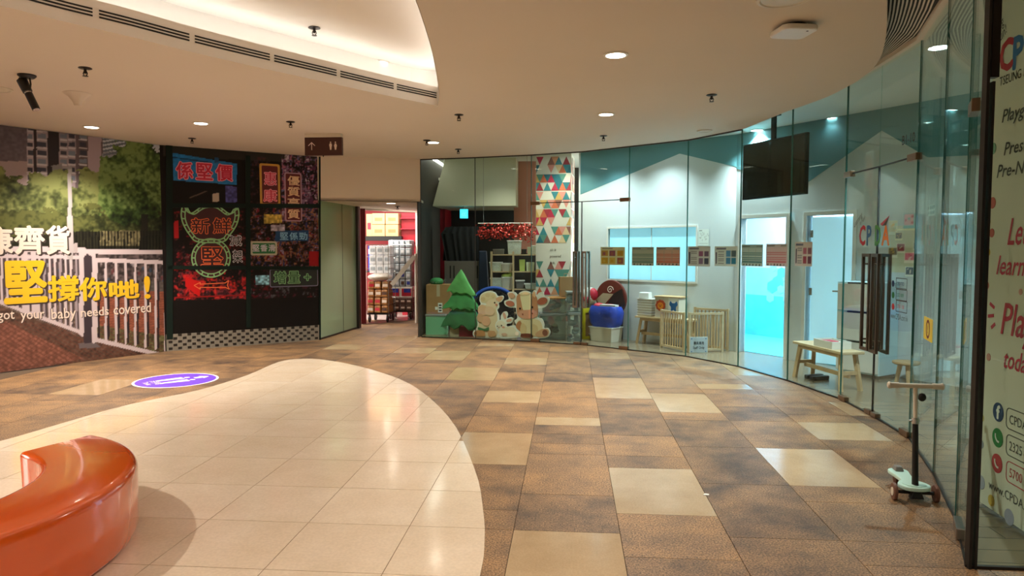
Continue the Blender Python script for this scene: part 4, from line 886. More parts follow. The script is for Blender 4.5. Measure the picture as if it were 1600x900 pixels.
def nrect(x0, x1, y0, y1, fill, bord, name, w_=.02):
    u0, z1_ = N_(x0, (y0)); u1, z0_ = N_(x1, y1); z1_ = N_((x0 + x1) / 2, y0)[1]; z0_ = N_((x0 + x1) / 2, y1)[1]
    B().prism(rrect(u0, u1, z0_, z1_, .03, 3), -.009, -.006).obj(name + '_border', bord, ne); B().prism(rrect(u0 + w_, u1 - w_, z0_ + w_, z1_ - w_, .02, 3), -.0105, -.008).obj(name, fill, ne)
mat('n_yellow', '#c9963c', .5); mat('n_pinkb', '#b58a98', .5); mat('n_dred', '#5d1018', .5); mat('n_green', '#1f6b3c', .5); mat('n_dark', '#161c1c', .5); mat('n_cream', '#b8b39c', .5); mat('n_lilac', '#7d7590', .5)
nrect(405, 438, 256, 321, 'n_dred', 'n_yellow', 'sign_panel', .035); nrect(444, 472, 270, 346, 'n_dred', 'n_pinkb', 'sign_panel', .02); nrect(391, 433, 377, 399, 'n_green', 'n_cream', 'sign_panel', .03); nrect(421, 497, 420, 448, 'n_dark', 'n_lilac', 'sign_panel', .014)
def neon(s_, x0, x1, y0, y1, glow, core, b1=.045, b2=.0):
    a_, b3 = N_(x0, y1), N_(x1, y0); zb_ = N_((x0 + x1) / 2, y1)[1]; zt_ = N_((x0 + x1) / 2, y0)[1]
    textfit(s_, a_[0], b3[0], zb_, zt_, glow, ne, -.0120, bold=b1)
    if core: g_ = .012; textfit(s_, a_[0] + g_, b3[0] - g_, zb_ + g_, zt_ - g_, core, ne, -.0132, bold=b2)
for k, ch in enumerate('係堅價'): neon(ch, 274 + k * 31, 302 + k * 31, 252 + k * 2, 281 + k * 1.5, 'neon_pink', 'neon_red', .055, .02)
neon('惠', 412, 432, 268, 290, 'neon_pink', 'neon_red'); neon('康', 411, 433, 295, 316, 'neon_pink', 'neon_red')
for ch, y in zip('優質高質', (275, 292, 309, 327)): neon(ch, 449, 468, y, y + 15, 'neon_cream', None, .02)
for k, ch in enumerate('堅係勁'): neon(ch, 437 + k * 15, 450 + k * 15, 363, 375, 'neon_blue', None, .02)
for k, ch in enumerate('堅香滑'): neon(ch, 394 + k * 12.5, 405 + k * 12.5, 382, 393, 'neon_white', None, .025)
neon('增', 427, 447, 423, 444, 'neon_green', 'neon_dgreen', .05, .01); neon('量', 449, 469, 423, 443, 'neon_green', 'neon_dgreen', .05, .01); neon('+', 474, 486, 427, 439, 'neon_green', 'neon_dgreen', .05, .0)
# shield and circle sign
def outl(pts, m, w_, y=-.0115, name='neon_tube'):
    b = B()
    for q in stroke([N_(*p) for p in pts], w_): b.prism(q, y, y + .002)
    return b.obj(name, m, ne)
sh = smooth_poly([(286, 320), (292, 330), (300, 333), (312, 325), (322, 321), (338, 321), (348, 327), (358, 334), (366, 331), (371, 324), (373, 336), (369, 352), (358, 368), (347, 378), (309, 378), (297, 368), (287, 352), (283, 336)], 3)
B().prism([N_(*p) for p in sh], -.009, -.006).obj('sign_panel', 'deep_red', ne)
ci = [(329.5 + 30 * math.cos(2 * math.pi * i / 36), 403 + 30 * math.sin(2 * math.pi * i / 36)) for i in range(36)]
B().prism([N_(*p) for p in ci], -.0105, -.006).obj('sign_panel', 'deep_red', ne)
outl(sh + sh[:1], 'neon_green', .02); outl(ci + ci[:1], 'neon_green', .02)
inn = [((x - 328) * .87 + 328, (y - 347) * .87 + 347) for x, y in sh]; outl(inn + inn[:1], 'neon_green', .018); inc = [((x - 329.5) * .83 + 329.5, (y - 403) * .83 + 403) for x, y in ci]; outl(inc + inc[:1], 'neon_green', .018)
for ring, inner, st in ((sh, inn, 2), (ci, inc, 2)):
    b = B()
    for i in range(0, len(ring), st):
        for q in stroke([N_(*ring[i]), N_(*inner[i])], .02): b.prism(q, -.0125, -.0105)
    b.obj('neon_key', 'neon_green', ne)['kind'] = 'stuff'
neon('新', 298, 328, 340, 366, 'neon_orange', 'deep_red', .05, .01); neon('鮮', 332, 362, 340, 366, 'neon_orange', 'deep_red', .05, .01); neon('堅', 313, 349, 385, 418, 'neon_orange', 'deep_red', .05, .01)
neon('減', 358, 378, 367, 385, 'neon_white', 'mural_frame', .045, .005); neon('架', 363, 379, 390, 411, 'neon_white', 'mural_frame', .045, .005)
outl([(303, 446), (313, 441), (312, 444), (352, 442), (357, 438), (355, 446), (358, 452), (352, 449), (312, 449), (313, 452), (303, 446)], 'neon_orange', .014)
# dark green window bars, edge posts
def bar(p0, p1, w_, name='window_bar'):
    b = B(); b.prism(stroke([N_(*p0), N_(*p1)], w_)[0], -.022, -.006); return b.obj(name, 'mural_frame', ne)
bar((387, 243), (388, 512), .075); bar((262, 321), (499, 322), .07); bar((262, 418), (499, 419), .06); bar((264, 226), (265, 530), .09, 'edge_post'); bar((499, 240), (499.5, 531), .03, 'edge_post')
# tiled skirting below the mural
sk = NPL.empty('baseboard_mural', 'grey skirting of small tiles with dark squares under the neon mural', 'skirting', kind='structure')
B().box(.02, NPL.L, -.018, .01, 0, SK - .002).obj('tile_bed', mat('mosaic_grey', '#8a857a', .4, var=.12, scale=30), sk)
b = B(); pit = .068
for r_ in range(5):
    u = .05 + (r_ % 2) * pit
    while u < NPL.L - .06: b.box(u, u + pit * .8, -.0205, -.018, .02 + r_ * SK / 5.1, .02 + r_ * SK / 5.1 + SK / 5.1 * .72); u += pit * 2
b.obj('dark_tiles', 'dark_frame', sk)['kind'] = 'stuff'
# ------------------------------------------------------------------ helpers for things in the shop
def R4(x0, x1, y0, y1, Y): a_, b_ = atY(x0, y1, Y), atY(x1, y0, Y); return a_.x, b_.x, a_.z, b_.z
def sheet(pl, x0, x1, y0, y1, painter, name, label, cat='notice', off=.009, mt='print_matt', group=None, step=.012):
    u0, _ = pl.uz(x0, (y0 + y1) / 2); u1, _ = pl.uz(x1, (y0 + y1) / 2); xm = (x0 + x1) / 2; z1_ = pl.uz(xm, y0)[1]; z0_ = pl.uz(xm, y1)[1]
    c = Canvas(0, u1 - u0, 0, z1_ - z0_, step, '#d9d9d6'); painter(c, u1 - u0, z1_ - z0_); c.a = np.clip(c.a * 1.18, 0, 1)
    o = c.build(name, mt, None, y=-.001, thick=.001); o.location = pl.at(u0, off, z0_); o.rotation_euler[2] = pl.rz; return tag(o, label, cat, group)
def rp(c, w, h, x0, x1, y0, y1, col, op=1.): c.poly([(x0 * w, y0 * h), (x1 * w, y0 * h), (x1 * w, y1 * h), (x0 * w, y1 * h)], col, op)
def p_table(bgc, rowc, head):
    def f(c, w, h):
        c.a[:] = c.c(bgc); rp(c, w, h, 0, 1, .84, 1, head); rp(c, w, h, .05, .4, .88, .95, '#555555'); rp(c, w, h, .7, .95, .88, .95, '#777777')
        for k in range(9):
            rp(c, w, h, .03, .97, .14 + k * .075, .14 + k * .075 + (.03 if k % 3 else .05), rowc, .75)
        for k in range(6): rp(c, w, h, .08 + k * .15, .13 + k * .15, .04, .10, '#444444')
        for k in range(1, 6): rp(c, w, h, k / 6 - .004, k / 6 + .004, .14, .82, '#999999', .5)
    return f
def p_photos(bgc, cols, seed):
    def f(c, w, h):
        rr = random.Random(seed); c.a[:] = c.c(bgc)
        rp(c, w, h, .08, .5, .87, .94, '#6a6272')
        for i in range(3):
            for j in range(2): rp(c, w, h, .05 + i * .32, .30 + i * .32, .08 + j * .4, .40 + j * .4, cols[(i + j * 3) % len(cols)]); rp(c, w, h, .09 + i * .32, .2 + i * .32, .14 + j * .4, .3 + j * .4, rr.choice(cols), .8)
    return f
def p_list(bgc, cols):
    def f(c, w, h):
        c.a[:] = c.c(bgc); rp(c, w, h, .06, .5, .86, .93, '#6f6a88'); rp(c, w, h, .05, .11, .1, .7, '#5a5570')
        for k in range(9): rp(c, w, h, .15, .42, .12 + k * .075, .145 + k * .075, '#8a8698')
        for i in range(2):
            for j in range(2): rp(c, w, h, .5 + i * .24, .7 + i * .24, .12 + j * .36, .42 + j * .36, cols[(i + 2 * j) % len(cols)])
    return f
D2P = Plane(G[3], G[4])
GRP = 'notices stuck along the shop glass'
sheet(D2P, 938, 976, 386, 414, p_photos('#d8cfae', ['#c79a3a', '#d2b25c', '#a8605a', '#b98a4a', '#8f4a66'], 1), 'notice_sheet', 'yellowish photo notice on the glass at the left edge of the blue window', group=GRP)
sheet(GPL[4][0], 987, 1021, 386, 415, p_table('#b3b3b1', '#4f6f70', '#9fa3a2'), 'notice_sheet', 'grey green timetable notice over the blue window', group=GRP)
sheet(GPL[4][0], 1025, 1062, 386, 415, p_table('#cfa39c', '#c2503f', '#b9aaa8'), 'notice_sheet', 'red timetable notice over the blue window', group=GRP)
sheet(GPL[5][0], 1074, 1109, 385, 416, p_list('#cdc8d2', ['#8a6f96', '#4f5068', '#9a5f86', '#77607f']), 'notice_sheet', 'lilac notice over the right edge of the blue window', group=GRP)
sheet(GPL[5][0], 1116, 1152, 385, 416, p_list('#d2d2dc', ['#4f86b8', '#3f7fa8', '#5f92c4', '#5f6a78']), 'notice_sheet', 'white notice with blue pictures beside the cyan doorway', group=GRP)
sheet(GPL[6][0], 1158, 1191, 382, 416, p_table('#b4bec2', '#3f6a74', '#93a4aa'), 'notice_sheet', 'grey timetable notice over the cyan doorway', group=GRP)
sheet(GPL[6][0], 1196, 1229, 381, 416, p_table('#d3b3bd', '#c25468', '#c9b3bb'), 'notice_sheet', 'pink red timetable notice over the cyan doorway', group=GRP)
sheet(GPL[7][0], 1241, 1268, 378, 416, p_list('#d8c4cc', ['#a8506a', '#7a4a66', '#b86a86', '#93607a']), 'notice_sheet', 'rose notice at the edge of the open pale door', group=GRP)
def p_sketch(c, w, h):
    c.a[:] = c.c('#c3c6be'); rp(c, w, h, .1, .35, .88, .93, '#5a5a58')
    for k in range(26): x = random.uniform(.1, .9); y = random.uniform(.3, .75); rp(c, w, h, x, x + .06, y, y + .08, '#9fa39b')
    rp(c, w, h, .1, .9, .1, .14, '#a5a8a0')
sheet(BW, 1091, 1108, 358, 384, p_sketch, 'drawing_sheet', 'pale drawing sheet on the wall beside the blue window', 'drawing', off=-.006)

# ------------------------------------------------------------------ logo and stickers on the glass doors
lg = D3.empty('logo_letters', 'red C and blue P logo letters stuck on the glass door', 'logo', off=-.008); lg2 = D4.empty('logo_letters', 'green D and orange A logo letters with paper plane stuck on the glass door', 'logo', off=-.008)
def on(pl, par, s_, x0, x1, y0, y1, m, **k): a_ = pl.uz(x0, y1); b_ = pl.uz(x1, y1); xm = (x0 + x1) / 2; return textfit(s_, a_[0], b_[0], pl.uz(xm, y1)[1], pl.uz(xm, y0)[1], m, par, 0., **k)
on(D3, lg, 'C', 1343.5, 1353, 352, 384, 'c_red', bold=.03, name='letter'); on(D3, lg, 'P', 1355, 1362.5, 352, 384, 'c_blue', bold=.03, name='letter')
on(D4, lg2, 'D', 1367.8, 1377, 351.5, 384, 'c_green', bold=.03, name='letter'); on(D4, lg2, 'A', 1378.5, 1391, 351.5, 384, 'c_orange', bold=.03, name='letter')
P_ = [D4.uz(*p) for p in ((1377, 350), (1392, 336), (1380, 353), (1386, 352), (1391, 338))]
B().prism([P_[0], P_[1], P_[2]], -.001, 0).obj('paper_plane', 'c_red', lg2); B().prism([P_[2], P_[4], P_[3]], -.001, 0).obj('paper_plane_wing', 'ink_grey', lg2)
u, z = D3.uz(1336, 356); text('Learning', .075, 'ink_grey', lg, (u, 0, z), shear=.3, roll=.55, sx=.8); u, z = D3.uz(1345, 352); text('is Fun!', .06, 'ink_grey', lg, (u, 0, z), shear=.3, roll=.45, sx=.8)
nb = D4.empty('unit_number', 'black unit number B1-10 on the glass above the door', 'number', off=-.008); on(D4, nb, 'B1-10', 1411, 1431, 209, 224, 'ink', bold=.01)
ct_ = D4.empty('contact_reflection', 'painted reflection of the poster contact list with three round icons on the glass door', 'sticker', off=-.008)  # poster list mirrored in the glass, drawn here as print on the door
for y, m in ((443, 'fb_blue'), (461, 'wa_green'), (479, 'ph_red')):
    u, z = D4.uz(1397, y); r_ = D4.uz(1397, y - 5)[1] - z; B().prism(ell(u, z, r_, r_, 18), -.001, 0).obj('icon_disc', m, ct_)
    u0, z0 = D4.uz(1401.5, y + 7); u1, z1 = D4.uz(1419, y - 7); b = B()
    for q in stroke([(u0, z0), (u1, z0), (u1, z1), (u0, z1), (u0, z0)], .006): b.prism(q, -.001, 0)
    b.obj('number_frame', 'ink_grey', ct_); text({'fb_blue': 'CPDATKO', 'wa_green': '2325 8089', 'ph_red': '5700 1188'}[m], (z1 - z0) * .5, m, ct_, (u0 + .015, 0, z0 + (z1 - z0) * .3), sx=.7)
on(D4, ct_, 'www.CPDA.com.hk', 1393, 1420, 491, 500, 'ink_grey')
pl, _ = GPL[10]; ys = pl.empty('warning_sticker', 'square yellow sticker with dark round mark on the narrow glass pane', 'sticker', off=-.009)
u0, z0 = pl.uz(1445, 528); u1, z1 = pl.uz(1460, 500); B().prism(rrect(u0, u1, z0, z1, .01), -.001, 0).obj('sheet', 'yellow', ys); um, zm = (u0 + u1) / 2, (z0 + z1) / 2
b = B(); rr_ = min(u1 - u0, z1 - z0) * .36
for q in stroke(ell(um, zm, rr_, rr_, 20) + ell(um, zm, rr_, rr_, 20)[:1], .02): b.prism(q, -.002, -.001)
b.obj('ring', 'maroon', ys); text('!', rr_ * 1.3, 'maroon', ys, (um, -.002, zm - rr_ * .45), align='CENTER', bold=.04)
def p_note(c, w, h):
    c.a[:] = c.c('#c9cfc9')
    for k in range(4):
        for i in range(4): rp(c, w, h, .08 + i * .23, .25 + i * .23, .1 + k * .22, .24 + k * .22, '#6d7876')
sheet(pl, 1447, 1459, 320, 337, p_note, 'notice_sheet', 'small gridded note high on the narrow glass pane behind the scooter', group=GRP)

# ------------------------------------------------------------------ hanging television
tl = EYEP + ray(1161, 313) * 9.75; tr = EYEP + ray(1260, 303) * 8.62; TV = Plane(tl, tr); wt = TV.L; zb = tl.z; zt = (EYEP + ray(1161, 228) * 9.75).z
tv = TV.empty('television', 'large black flat television hanging from the shop ceiling', 'television')
B().box(0, wt, -.02, .03, zb, zt).obj('housing', 'black', tv, bev=.006); B().box(.02, wt - .02, -.023, -.019, zb + .03, zt - .02).obj('screen', 'screen_black', tv)
B().box(wt * .42, wt * .48, .03, .06, zt - .35, ZS).obj('ceiling_pole', 'black', tv); B().box(wt * .3, wt * .6, .03, .05, zb + .2, zt - .1).obj('bracket', 'black', tv); B().box(wt * .39, wt * .51, .0, .10, ZS - .015, ZS).obj('ceiling_plate', 'black', tv)
# ------------------------------------------------------------------ pine benches
def pine_bench(name, label, L, Wd, H, loc, rz):
    t = thing(name, label, 'bench', loc, rz)
    B().box(-L / 2, L / 2, -Wd / 2, Wd / 2, H - .03, H).obj('seat', 'pine_light', t, bev=.004)
    for s in (-1, 1):
        for q in (-1, 1): B().beam((s * (L / 2 - .03), q * (Wd / 2 - .02), 0), (s * (L / 2 - .10), q * (Wd / 2 - .05), H - .03), .045, .04).obj('leg', 'pine', t)
        B().beam((s * (L / 2 - .065), -Wd / 2 + .04, H * .45), (s * (L / 2 - .065), Wd / 2 - .04, H * .45), .03, .04).obj('cross_rail', 'pine', t)
    B().box(-L / 2 + .06, L / 2 - .06, -.015, .015, H * .32, H * .32 + .045).obj('stretcher', 'pine', t); B().box(-L / 2 + .1, L / 2 - .1, -Wd / 2 + .03, -Wd / 2 + .05, H - .075, H - .03).obj('apron', 'pine', t)
    return t
a_, c_ = fl(1239, 590), fl(1306, 612); dv = (c_ - a_); dn = Vector((-dv.y, dv.x, 0)).normalized(); mid = (a_ + c_) / 2 + dn * .16
pine_bench('pine_bench', 'pale wooden bench right behind the glass with a white tray on it', dv.length + .12, .28, .45, mid, math.atan2(dv.y, dv.x))
rzb = math.atan2(dv.y, dv.x)
t = thing('plastic_tray', 'white plastic tray with papers on the bench behind the glass', 'tray', mid + dv * .12 + Vector((0, 0, .45)), rzb)
B().box(-.17, .17, -.11, .11, 0, .012).obj('tray_base', 'white_plastic', t)
for s in (-1, 1): B().box(-.18, .18, s * .115 - .006, s * .115 + .006, 0, .085).obj('tray_side', 'white_plastic', t); B().box(s * .18 - .006, s * .18 + .006, -.115, .115, 0, .085).obj('tray_end', 'white_plastic', t)
B().box(-.15, .15, -.09, .09, .012, .07).obj('papers', 'paper', t); B().box(-.12, .05, -.07, .05, .07, .076).obj('magazine', 'c_pink', t)
for k, q in enumerate((.0, .13)):
    p = a_ + dn * .22 + dv * (.12 + q); o = B().prism(smooth_poly([(-.11, -.035), (0, -.03), (.1, -.04), (.13, 0), (.1, .04), (0, .03), (-.11, .035), (-.13, 0)], 3), 0, .05, 'z').obj('shoe', 'black', None, bev=.012, loc=(p.x, p.y, .006), rz=.4); tag(o, ('dark shoe under the bench nearer its left leg', 'dark shoe under the bench, the second from its left leg')[k], 'shoe', 'shoes under the bench')
# second bench, by the wall, with trays and toy box
a_, c_ = fl(995, 536), fl(1082, 545.5); dv = c_ - a_; rz1 = math.atan2(dv.y, dv.x); dn = Vector((-dv.y, dv.x, 0)).normalized(); mid = (a_ + c_) / 2 + dn * .06
pine_bench('pine_bench', 'wooden bench by the wall behind the play fence', dv.length, .26, .47, mid, rz1)
def tray(loc, rz, w, d, h, label):
    t = thing('stacking_tray', label, 'tray', loc, rz, 'stacked white trays'); B().box(-w / 2, w / 2, -d / 2, d / 2, 0, h * .7, top=1.08).obj('tray_body', 'offwhite', t); B().box(-w / 2 * 1.14, w / 2 * 1.14, -d / 2 * 1.14, d / 2 * 1.14, h * .7, h * .7 + .012).obj('tray_rim', 'white_plastic', t)
base = a_ + dn * .06 + dv.normalized() * .17
ordn = ('lowest', 'second lowest', 'third lowest', 'fourth lowest', 'third from top', 'second from top', 'topmost')
for k in range(7): tray(base + Vector((0, 0, .47 + k * .042)), rz1, .26, .2, .04, 'white stacked tray on the wall bench, %s of its stack' % ordn[k])
o = B().box(-.09, .09, -.08, .08, 0, .10, top=.92).obj('white_tub', 'white_plastic', None, bev=.01, loc=base + Vector((-.04, 0, .47 + 7 * .042)), rz=rz1 + .2); tag(o, 'small white tub on top of the stacked trays', 'tub')
# toy activity cube
tc_ = thing('activity_cube', 'wooden toy cube with orange lion and blue elephant faces on the wall bench', 'toy', a_ + dn * .07 + dv.normalized() * .60 + Vector((0, 0, .47)), rz1)
B().box(-.24, .24, -.13, .13, .33, .355).obj('lid', 'pine', tc_, bev=.01); B().box(-.22, .22, -.12, .12, .0, .33).obj('cube_body', 'offwhite', tc_); B().box(.03, .22, -.124, -.12, .0, .33).obj('elephant_panel', 'white_plastic', tc_)
b = B().prism(smooth_poly([(-.115 + .085 * (1 + .12 * (i % 2)) * math.cos(2 * math.pi * i / 18), .2 + .085 * (1 + .12 * (i % 2)) * math.sin(2 * math.pi * i / 18)) for i in range(18)], 2), -.128, -.12); mn = b.obj('lion_mane', mat('lion', '#b8421c', .6), tc_)
B().prism(ell(-.115, .195, .055, .055, 20), -.132, -.128).obj('lion_face', 'c_orange', tc_); B().prism(ell(-.135, .205, .007, .008, 8), -.134, -.132).prism(ell(-.095, .205, .007, .008, 8), -.134, -.132).prism(ell(-.115, .185, .012, .009, 8), -.134, -.132).obj('lion_features', 'ink', tc_)
el = smooth_poly([(.07, .28), (.10, .25), (.15, .25), (.18, .28), (.20, .22), (.17, .18), (.175, .08), (.145, .07), (.14, .13), (.11, .13), (.105, .07), (.075, .08), (.08, .18), (.05, .22)], 3); B().prism(el, -.128, -.124).obj('elephant_shape', 'art_blue', tc_)

# ------------------------------------------------------------------ folding play fence
def fence_panel(name, a_, c_, H, n_, label):
    pl = Plane(a_, c_); t = pl.empty(name, label, 'fence', group='folding play fence'); L = pl.L
    for u in (0, L - .035): B().box(u, u + .035, -.015, .015, 0, H).obj('post', 'pine_light', t)
    B().box(.035, L - .035, -.013, .013, H - .04, H - .008).obj('top_rail', 'pine_light', t); B().box(.035, L - .035, -.013, .013, .03, .06).obj('bottom_rail', 'pine_light', t)
    for k in range(n_):
        u = .035 + (L - .07) * (k + .5) / n_; B().box(u - .009, u + .009, -.007, .007, .06, H - .04).obj('slat', 'pine', t)
    return t
fa_, fb_, fc_ = fl(1032, 542.5), fl(1070, 551), fl(1130, 550); fd_ = fl(1075, 551)
fence_panel('play_fence', fa_, fb_, .62, 9, 'left folded panel of the wooden play fence'); fence_panel('play_fence', fd_, fc_, .62, 11, 'front panel of the wooden play fence behind the staff sign')
g = BW.at(BW.L - .66, -.05); h = BW.at(BW.L - .06, -.05); fence_panel('play_fence', g, h, .66, 8, 'rear panel of the wooden play fence against the wall')
sp = Plane(fl(1076, 552), fl(1104, 551.6)); st = sp.empty('staff_sign', 'white staff only sign leaning on the play fence', 'sign', off=-.04); hs_ = .255
B().box(0, sp.L, 0, .008, .008, hs_).obj('board', 'paper', st); B().box(.008, sp.L - .008, -.001, 0, .016, hs_ - .008).obj('inner_panel', mat('sign_pale', '#c9d6e0', .5), st)
textfit('職員專用', sp.L * .22, sp.L * .78, .135, .185, 'navy', st, -.002, bold=.01); textfit('Staff Only', sp.L * .18, sp.L * .82, .06, .11, 'navy', st, -.002, bold=.01)
for u in (.03, sp.L - .03):
    for z in (.03, hs_ - .03): B().prism(ell(u, z, .009, .009, 8), -.003, -.001).obj('corner_mark', 'c_blue', st)

# ------------------------------------------------------------------ blue bag, bin, round toy bag, yellow frame, trays near the first doors
p = fl(968, 534); rb = BW.rz; bgq = BW.at(BW.uz(967, 500)[0], -.38)
t = thing('storage_bin', 'white plastic bin under the blue bag', 'bin', (bgq.x, bgq.y, .006), rb); B().box(-.21, .21, -.15, .15, 0, .24, top=1.1).obj('bin_body', 'offwhite', t); B().box(-.245, .245, -.18, .18, .235, .25).obj('bin_rim', 'white_plastic', t)
bgp = (bgq.x, bgq.y, .25)
t = thing('blue_bag', 'crumpled blue bag full of toys resting on a white bin', 'bag', bgp, rb)
rr = random.Random(4); b = B(); n_ = 26; lev = [(.0, .82), (.06, .98), (.15, 1.06), (.25, 1.08), (.33, 1.0), (.36, .92)]
vs = [((.28 * s * (1 + rr.uniform(-.04, .04))) * math.copysign(abs(math.cos(2 * math.pi * k / n_)) ** .6, math.cos(2 * math.pi * k / n_)), (.17 * s) * math.copysign(abs(math.sin(2 * math.pi * k / n_)) ** .6, math.sin(2 * math.pi * k / n_)), z + rr.uniform(-.008, .008) * (z > 0)) for z, s in lev for k in range(n_)]
b.add(vs, [(i * n_ + k, i * n_ + (k + 1) % n_, (i + 1) * n_ + (k + 1) % n_, (i + 1) * n_ + k) for i in range(len(lev) - 1) for k in range(n_)] + [tuple(range(n_ - 1, -1, -1))]); b.obj('bag_body', 'blue_bag', t, smooth=True)
B().ball((-.14, -.02, .35), (.1, .09, .06)).obj('red_toy', 'c_red', t, smooth=True); B().box(-.06, .24, -.1, .02, .33, .39, rot=.1).obj('white_box', 'white_plastic', t); B().ball((.02, .08, .34), (.2, .08, .05)).obj('pink_toy', 'c_pink', t, smooth=True)
rb = YAW
# round maroon bag with swirl
_q = BW.at(BW.uz(937, 470)[0], -.12); pl = Plane(_q, BW.at(BW.uz(984, 470)[0], -.12)); t = pl.empty('round_toy_bag', 'round maroon folded tent with cream swirl behind the blue bag', 'toy bag'); L = pl.L
zc = BW.uz(960, 470)[1]; R_ = L / 2
B().prism(ell(L / 2, zc + .05, R_, R_, 36), 0, .05).obj('disc', 'maroon', t, bev=.012)
B().prism([(L / 2 - R_ * .95, zc + .02), (L / 2 - R_ * .5, zc + R_ * .42), (L / 2 + R_ * .2, zc + R_ * .40), (L / 2 - R_ * .6, zc - R_ * .38)], -.004, 0).obj('tan_patch', 'tan', t); B().prism([(L / 2 + R_ * .2, zc + R_ * .42), (L / 2 + R_ * .75, zc + R_ * .7), (L / 2 + R_ * .98, zc - .05), (L / 2 + R_ * .6, zc - R_ * .6), (L / 2 - R_ * .5, zc - R_ * .6)], -.004, 0).obj('dark_patch', 'dark_frame', t)
swl = [(L / 2 - .01 + .07 * (1 - i / 26) * math.cos(i * .42), zc + .2 + .07 * (1 - i / 26) * math.sin(i * .42)) for i in range(24)]; b = B()
for q in stroke(swl, .014): b.prism(q, -.004, 0)
b.obj('swirl', 'art_cream', t)
B().box(L / 2 - .2, L / 2 + .2, .0, .1, .006, zc - R_ + .09).obj('stand', 'dark_frame', t)
# yellow frame
p = fl(910, 531); pl = Plane(p + Vector((0, .05, 0)), fl(936, 530) + Vector((0, .1, 0))); t = pl.empty('yellow_frame', 'yellow upright toy frame with brown panel', 'frame'); L = pl.L; H = .56
for u in (0, L - .05): B().box(u, u + .05, -.02, .02, .006, H).obj('side', 'yellow', t)
B().box(.05, L - .05, -.02, .02, H - .09, H).obj('top', 'yellow', t); B().box(.05, L - .05, -.02, .02, .006, .05).obj('bottom', 'yellow', t); B().box(.05, L - .05, .0, .01, .05, H - .09).obj('panel', 'cardboard', t)
p = fl(935, 530); t = thing('white_tray', 'low white tray on the floor before the yellow frame', 'tray', (p.x, p.y + .08, .006), rb); B().box(-.15, .15, -.1, .1, 0, .08, top=1.1).obj('tray_body', 'offwhite', t, bev=.01); B().box(-.175, .175, -.12, .12, .078, .09).obj('tray_rim', 'white_plastic', t)
def crate(x0, x1, y0, y1, Y, label, lid='clear_grey', content=None, d=.34, z0=None, name='storage_box', body='clear_box'):
    xa, xb, za, zb = R4(x0, x1, y0, y1, Y); za = z0 if z0 is not None else za; t = thing(name, label, 'storage box', ((xa + xb) / 2, Y + d / 2, za), rb); w = (xb - xa) / 2; h = zb - za
    for s in (-1, 1): B().box(s * w * .96 - .004, s * w * .96 + .004, -d / 2, d / 2, 0, h * .9).obj('side', body, t); B().box(-w * .96, w * .96, s * d / 2 - .004, s * d / 2 + .004, 0, h * .9).obj('end', body, t)
    B().box(-w * .96, w * .96, -d / 2, d / 2, 0, .008).obj('base', body, t); B().box(-w, w, -d / 2 - .015, d / 2 + .015, h * .9, h).obj('lid', lid, t, bev=.006)
    if content:
        rr = random.Random(int(x0)); 
        for k in range(7): s_ = rr.uniform(.045, .08); B().ball((rr.uniform(-w * .6, w * .6), rr.uniform(-d * .3, d * .1), .02 + s_ + rr.uniform(0, h * .5)), (s_, s_ * .8, s_ * .7), 10, 6).obj('toy', rr.choice(content), t, smooth=True)
    return zb
mixc = ['grey_plastic', 'offwhite', 'cardboard', 'clear_grey', 'maroon', 'pack_silver']
crate(842, 884, 490, 525, 12.25, 'lower clear storage box with toys behind the door beside the cow', 'clear_grey', mixc, z0=.006)
z_ = crate(846, 884, 465, 489, 12.25, 'upper clear storage box with orange lid behind the door', 'pack_brown', mixc)
crate(886, 907, 488, 528, 12.05, 'clear storage box with toys next to the door handles', 'clear_grey', mixc, z0=.006)
crate(884, 907, 456, 487, 12.05, 'tall clear crate stacked next to the door handles', 'clear_grey', mixc)
xa, xb, za, zb = R4(874, 894, 430, 460, 12.5); t = thing('paper_bag', 'brown paper bag standing on the boxes before the pillar', 'bag', ((xa + xb) / 2, 12.5, za - .03), .2); B().box(-.11, .11, -.06, .06, 0, zb - za, top=1.08).obj('bag_body', 'cardboard', t); B().tube([(-.05, -.065, zb - za), (-.04, -.065, zb - za + .06), (.04, -.065, zb - za + .06), (.05, -.065, zb - za)], .005, 6).obj('handle', 'cardboard', t)
xa, xb, za, zb = R4(908, 936, 450, 477, 12.4); t = thing('toy_pack', 'round red and white toy pack above the yellow frame', 'toy', ((xa + xb) / 2, 12.66, za), rb); B().ball((0, 0, (zb - za) / 2), ((xb - xa) / 2, .1, (zb - za) / 2)).obj('ball', 'white_plastic', t, smooth=True); B().ball((.05, -.03, (zb - za) / 2 + .02), (.1, .08, .12)).obj('red_panel', 'c_red', t, smooth=True); B().ball((-.05, -.03, (zb - za) / 2 - .06), (.09, .08, .08)).obj('pink_panel', 'c_pink', t, smooth=True)
B().box(-.1, .1, -.02, .1, -za + .006, .02).obj('stand', 'clear_grey', t)

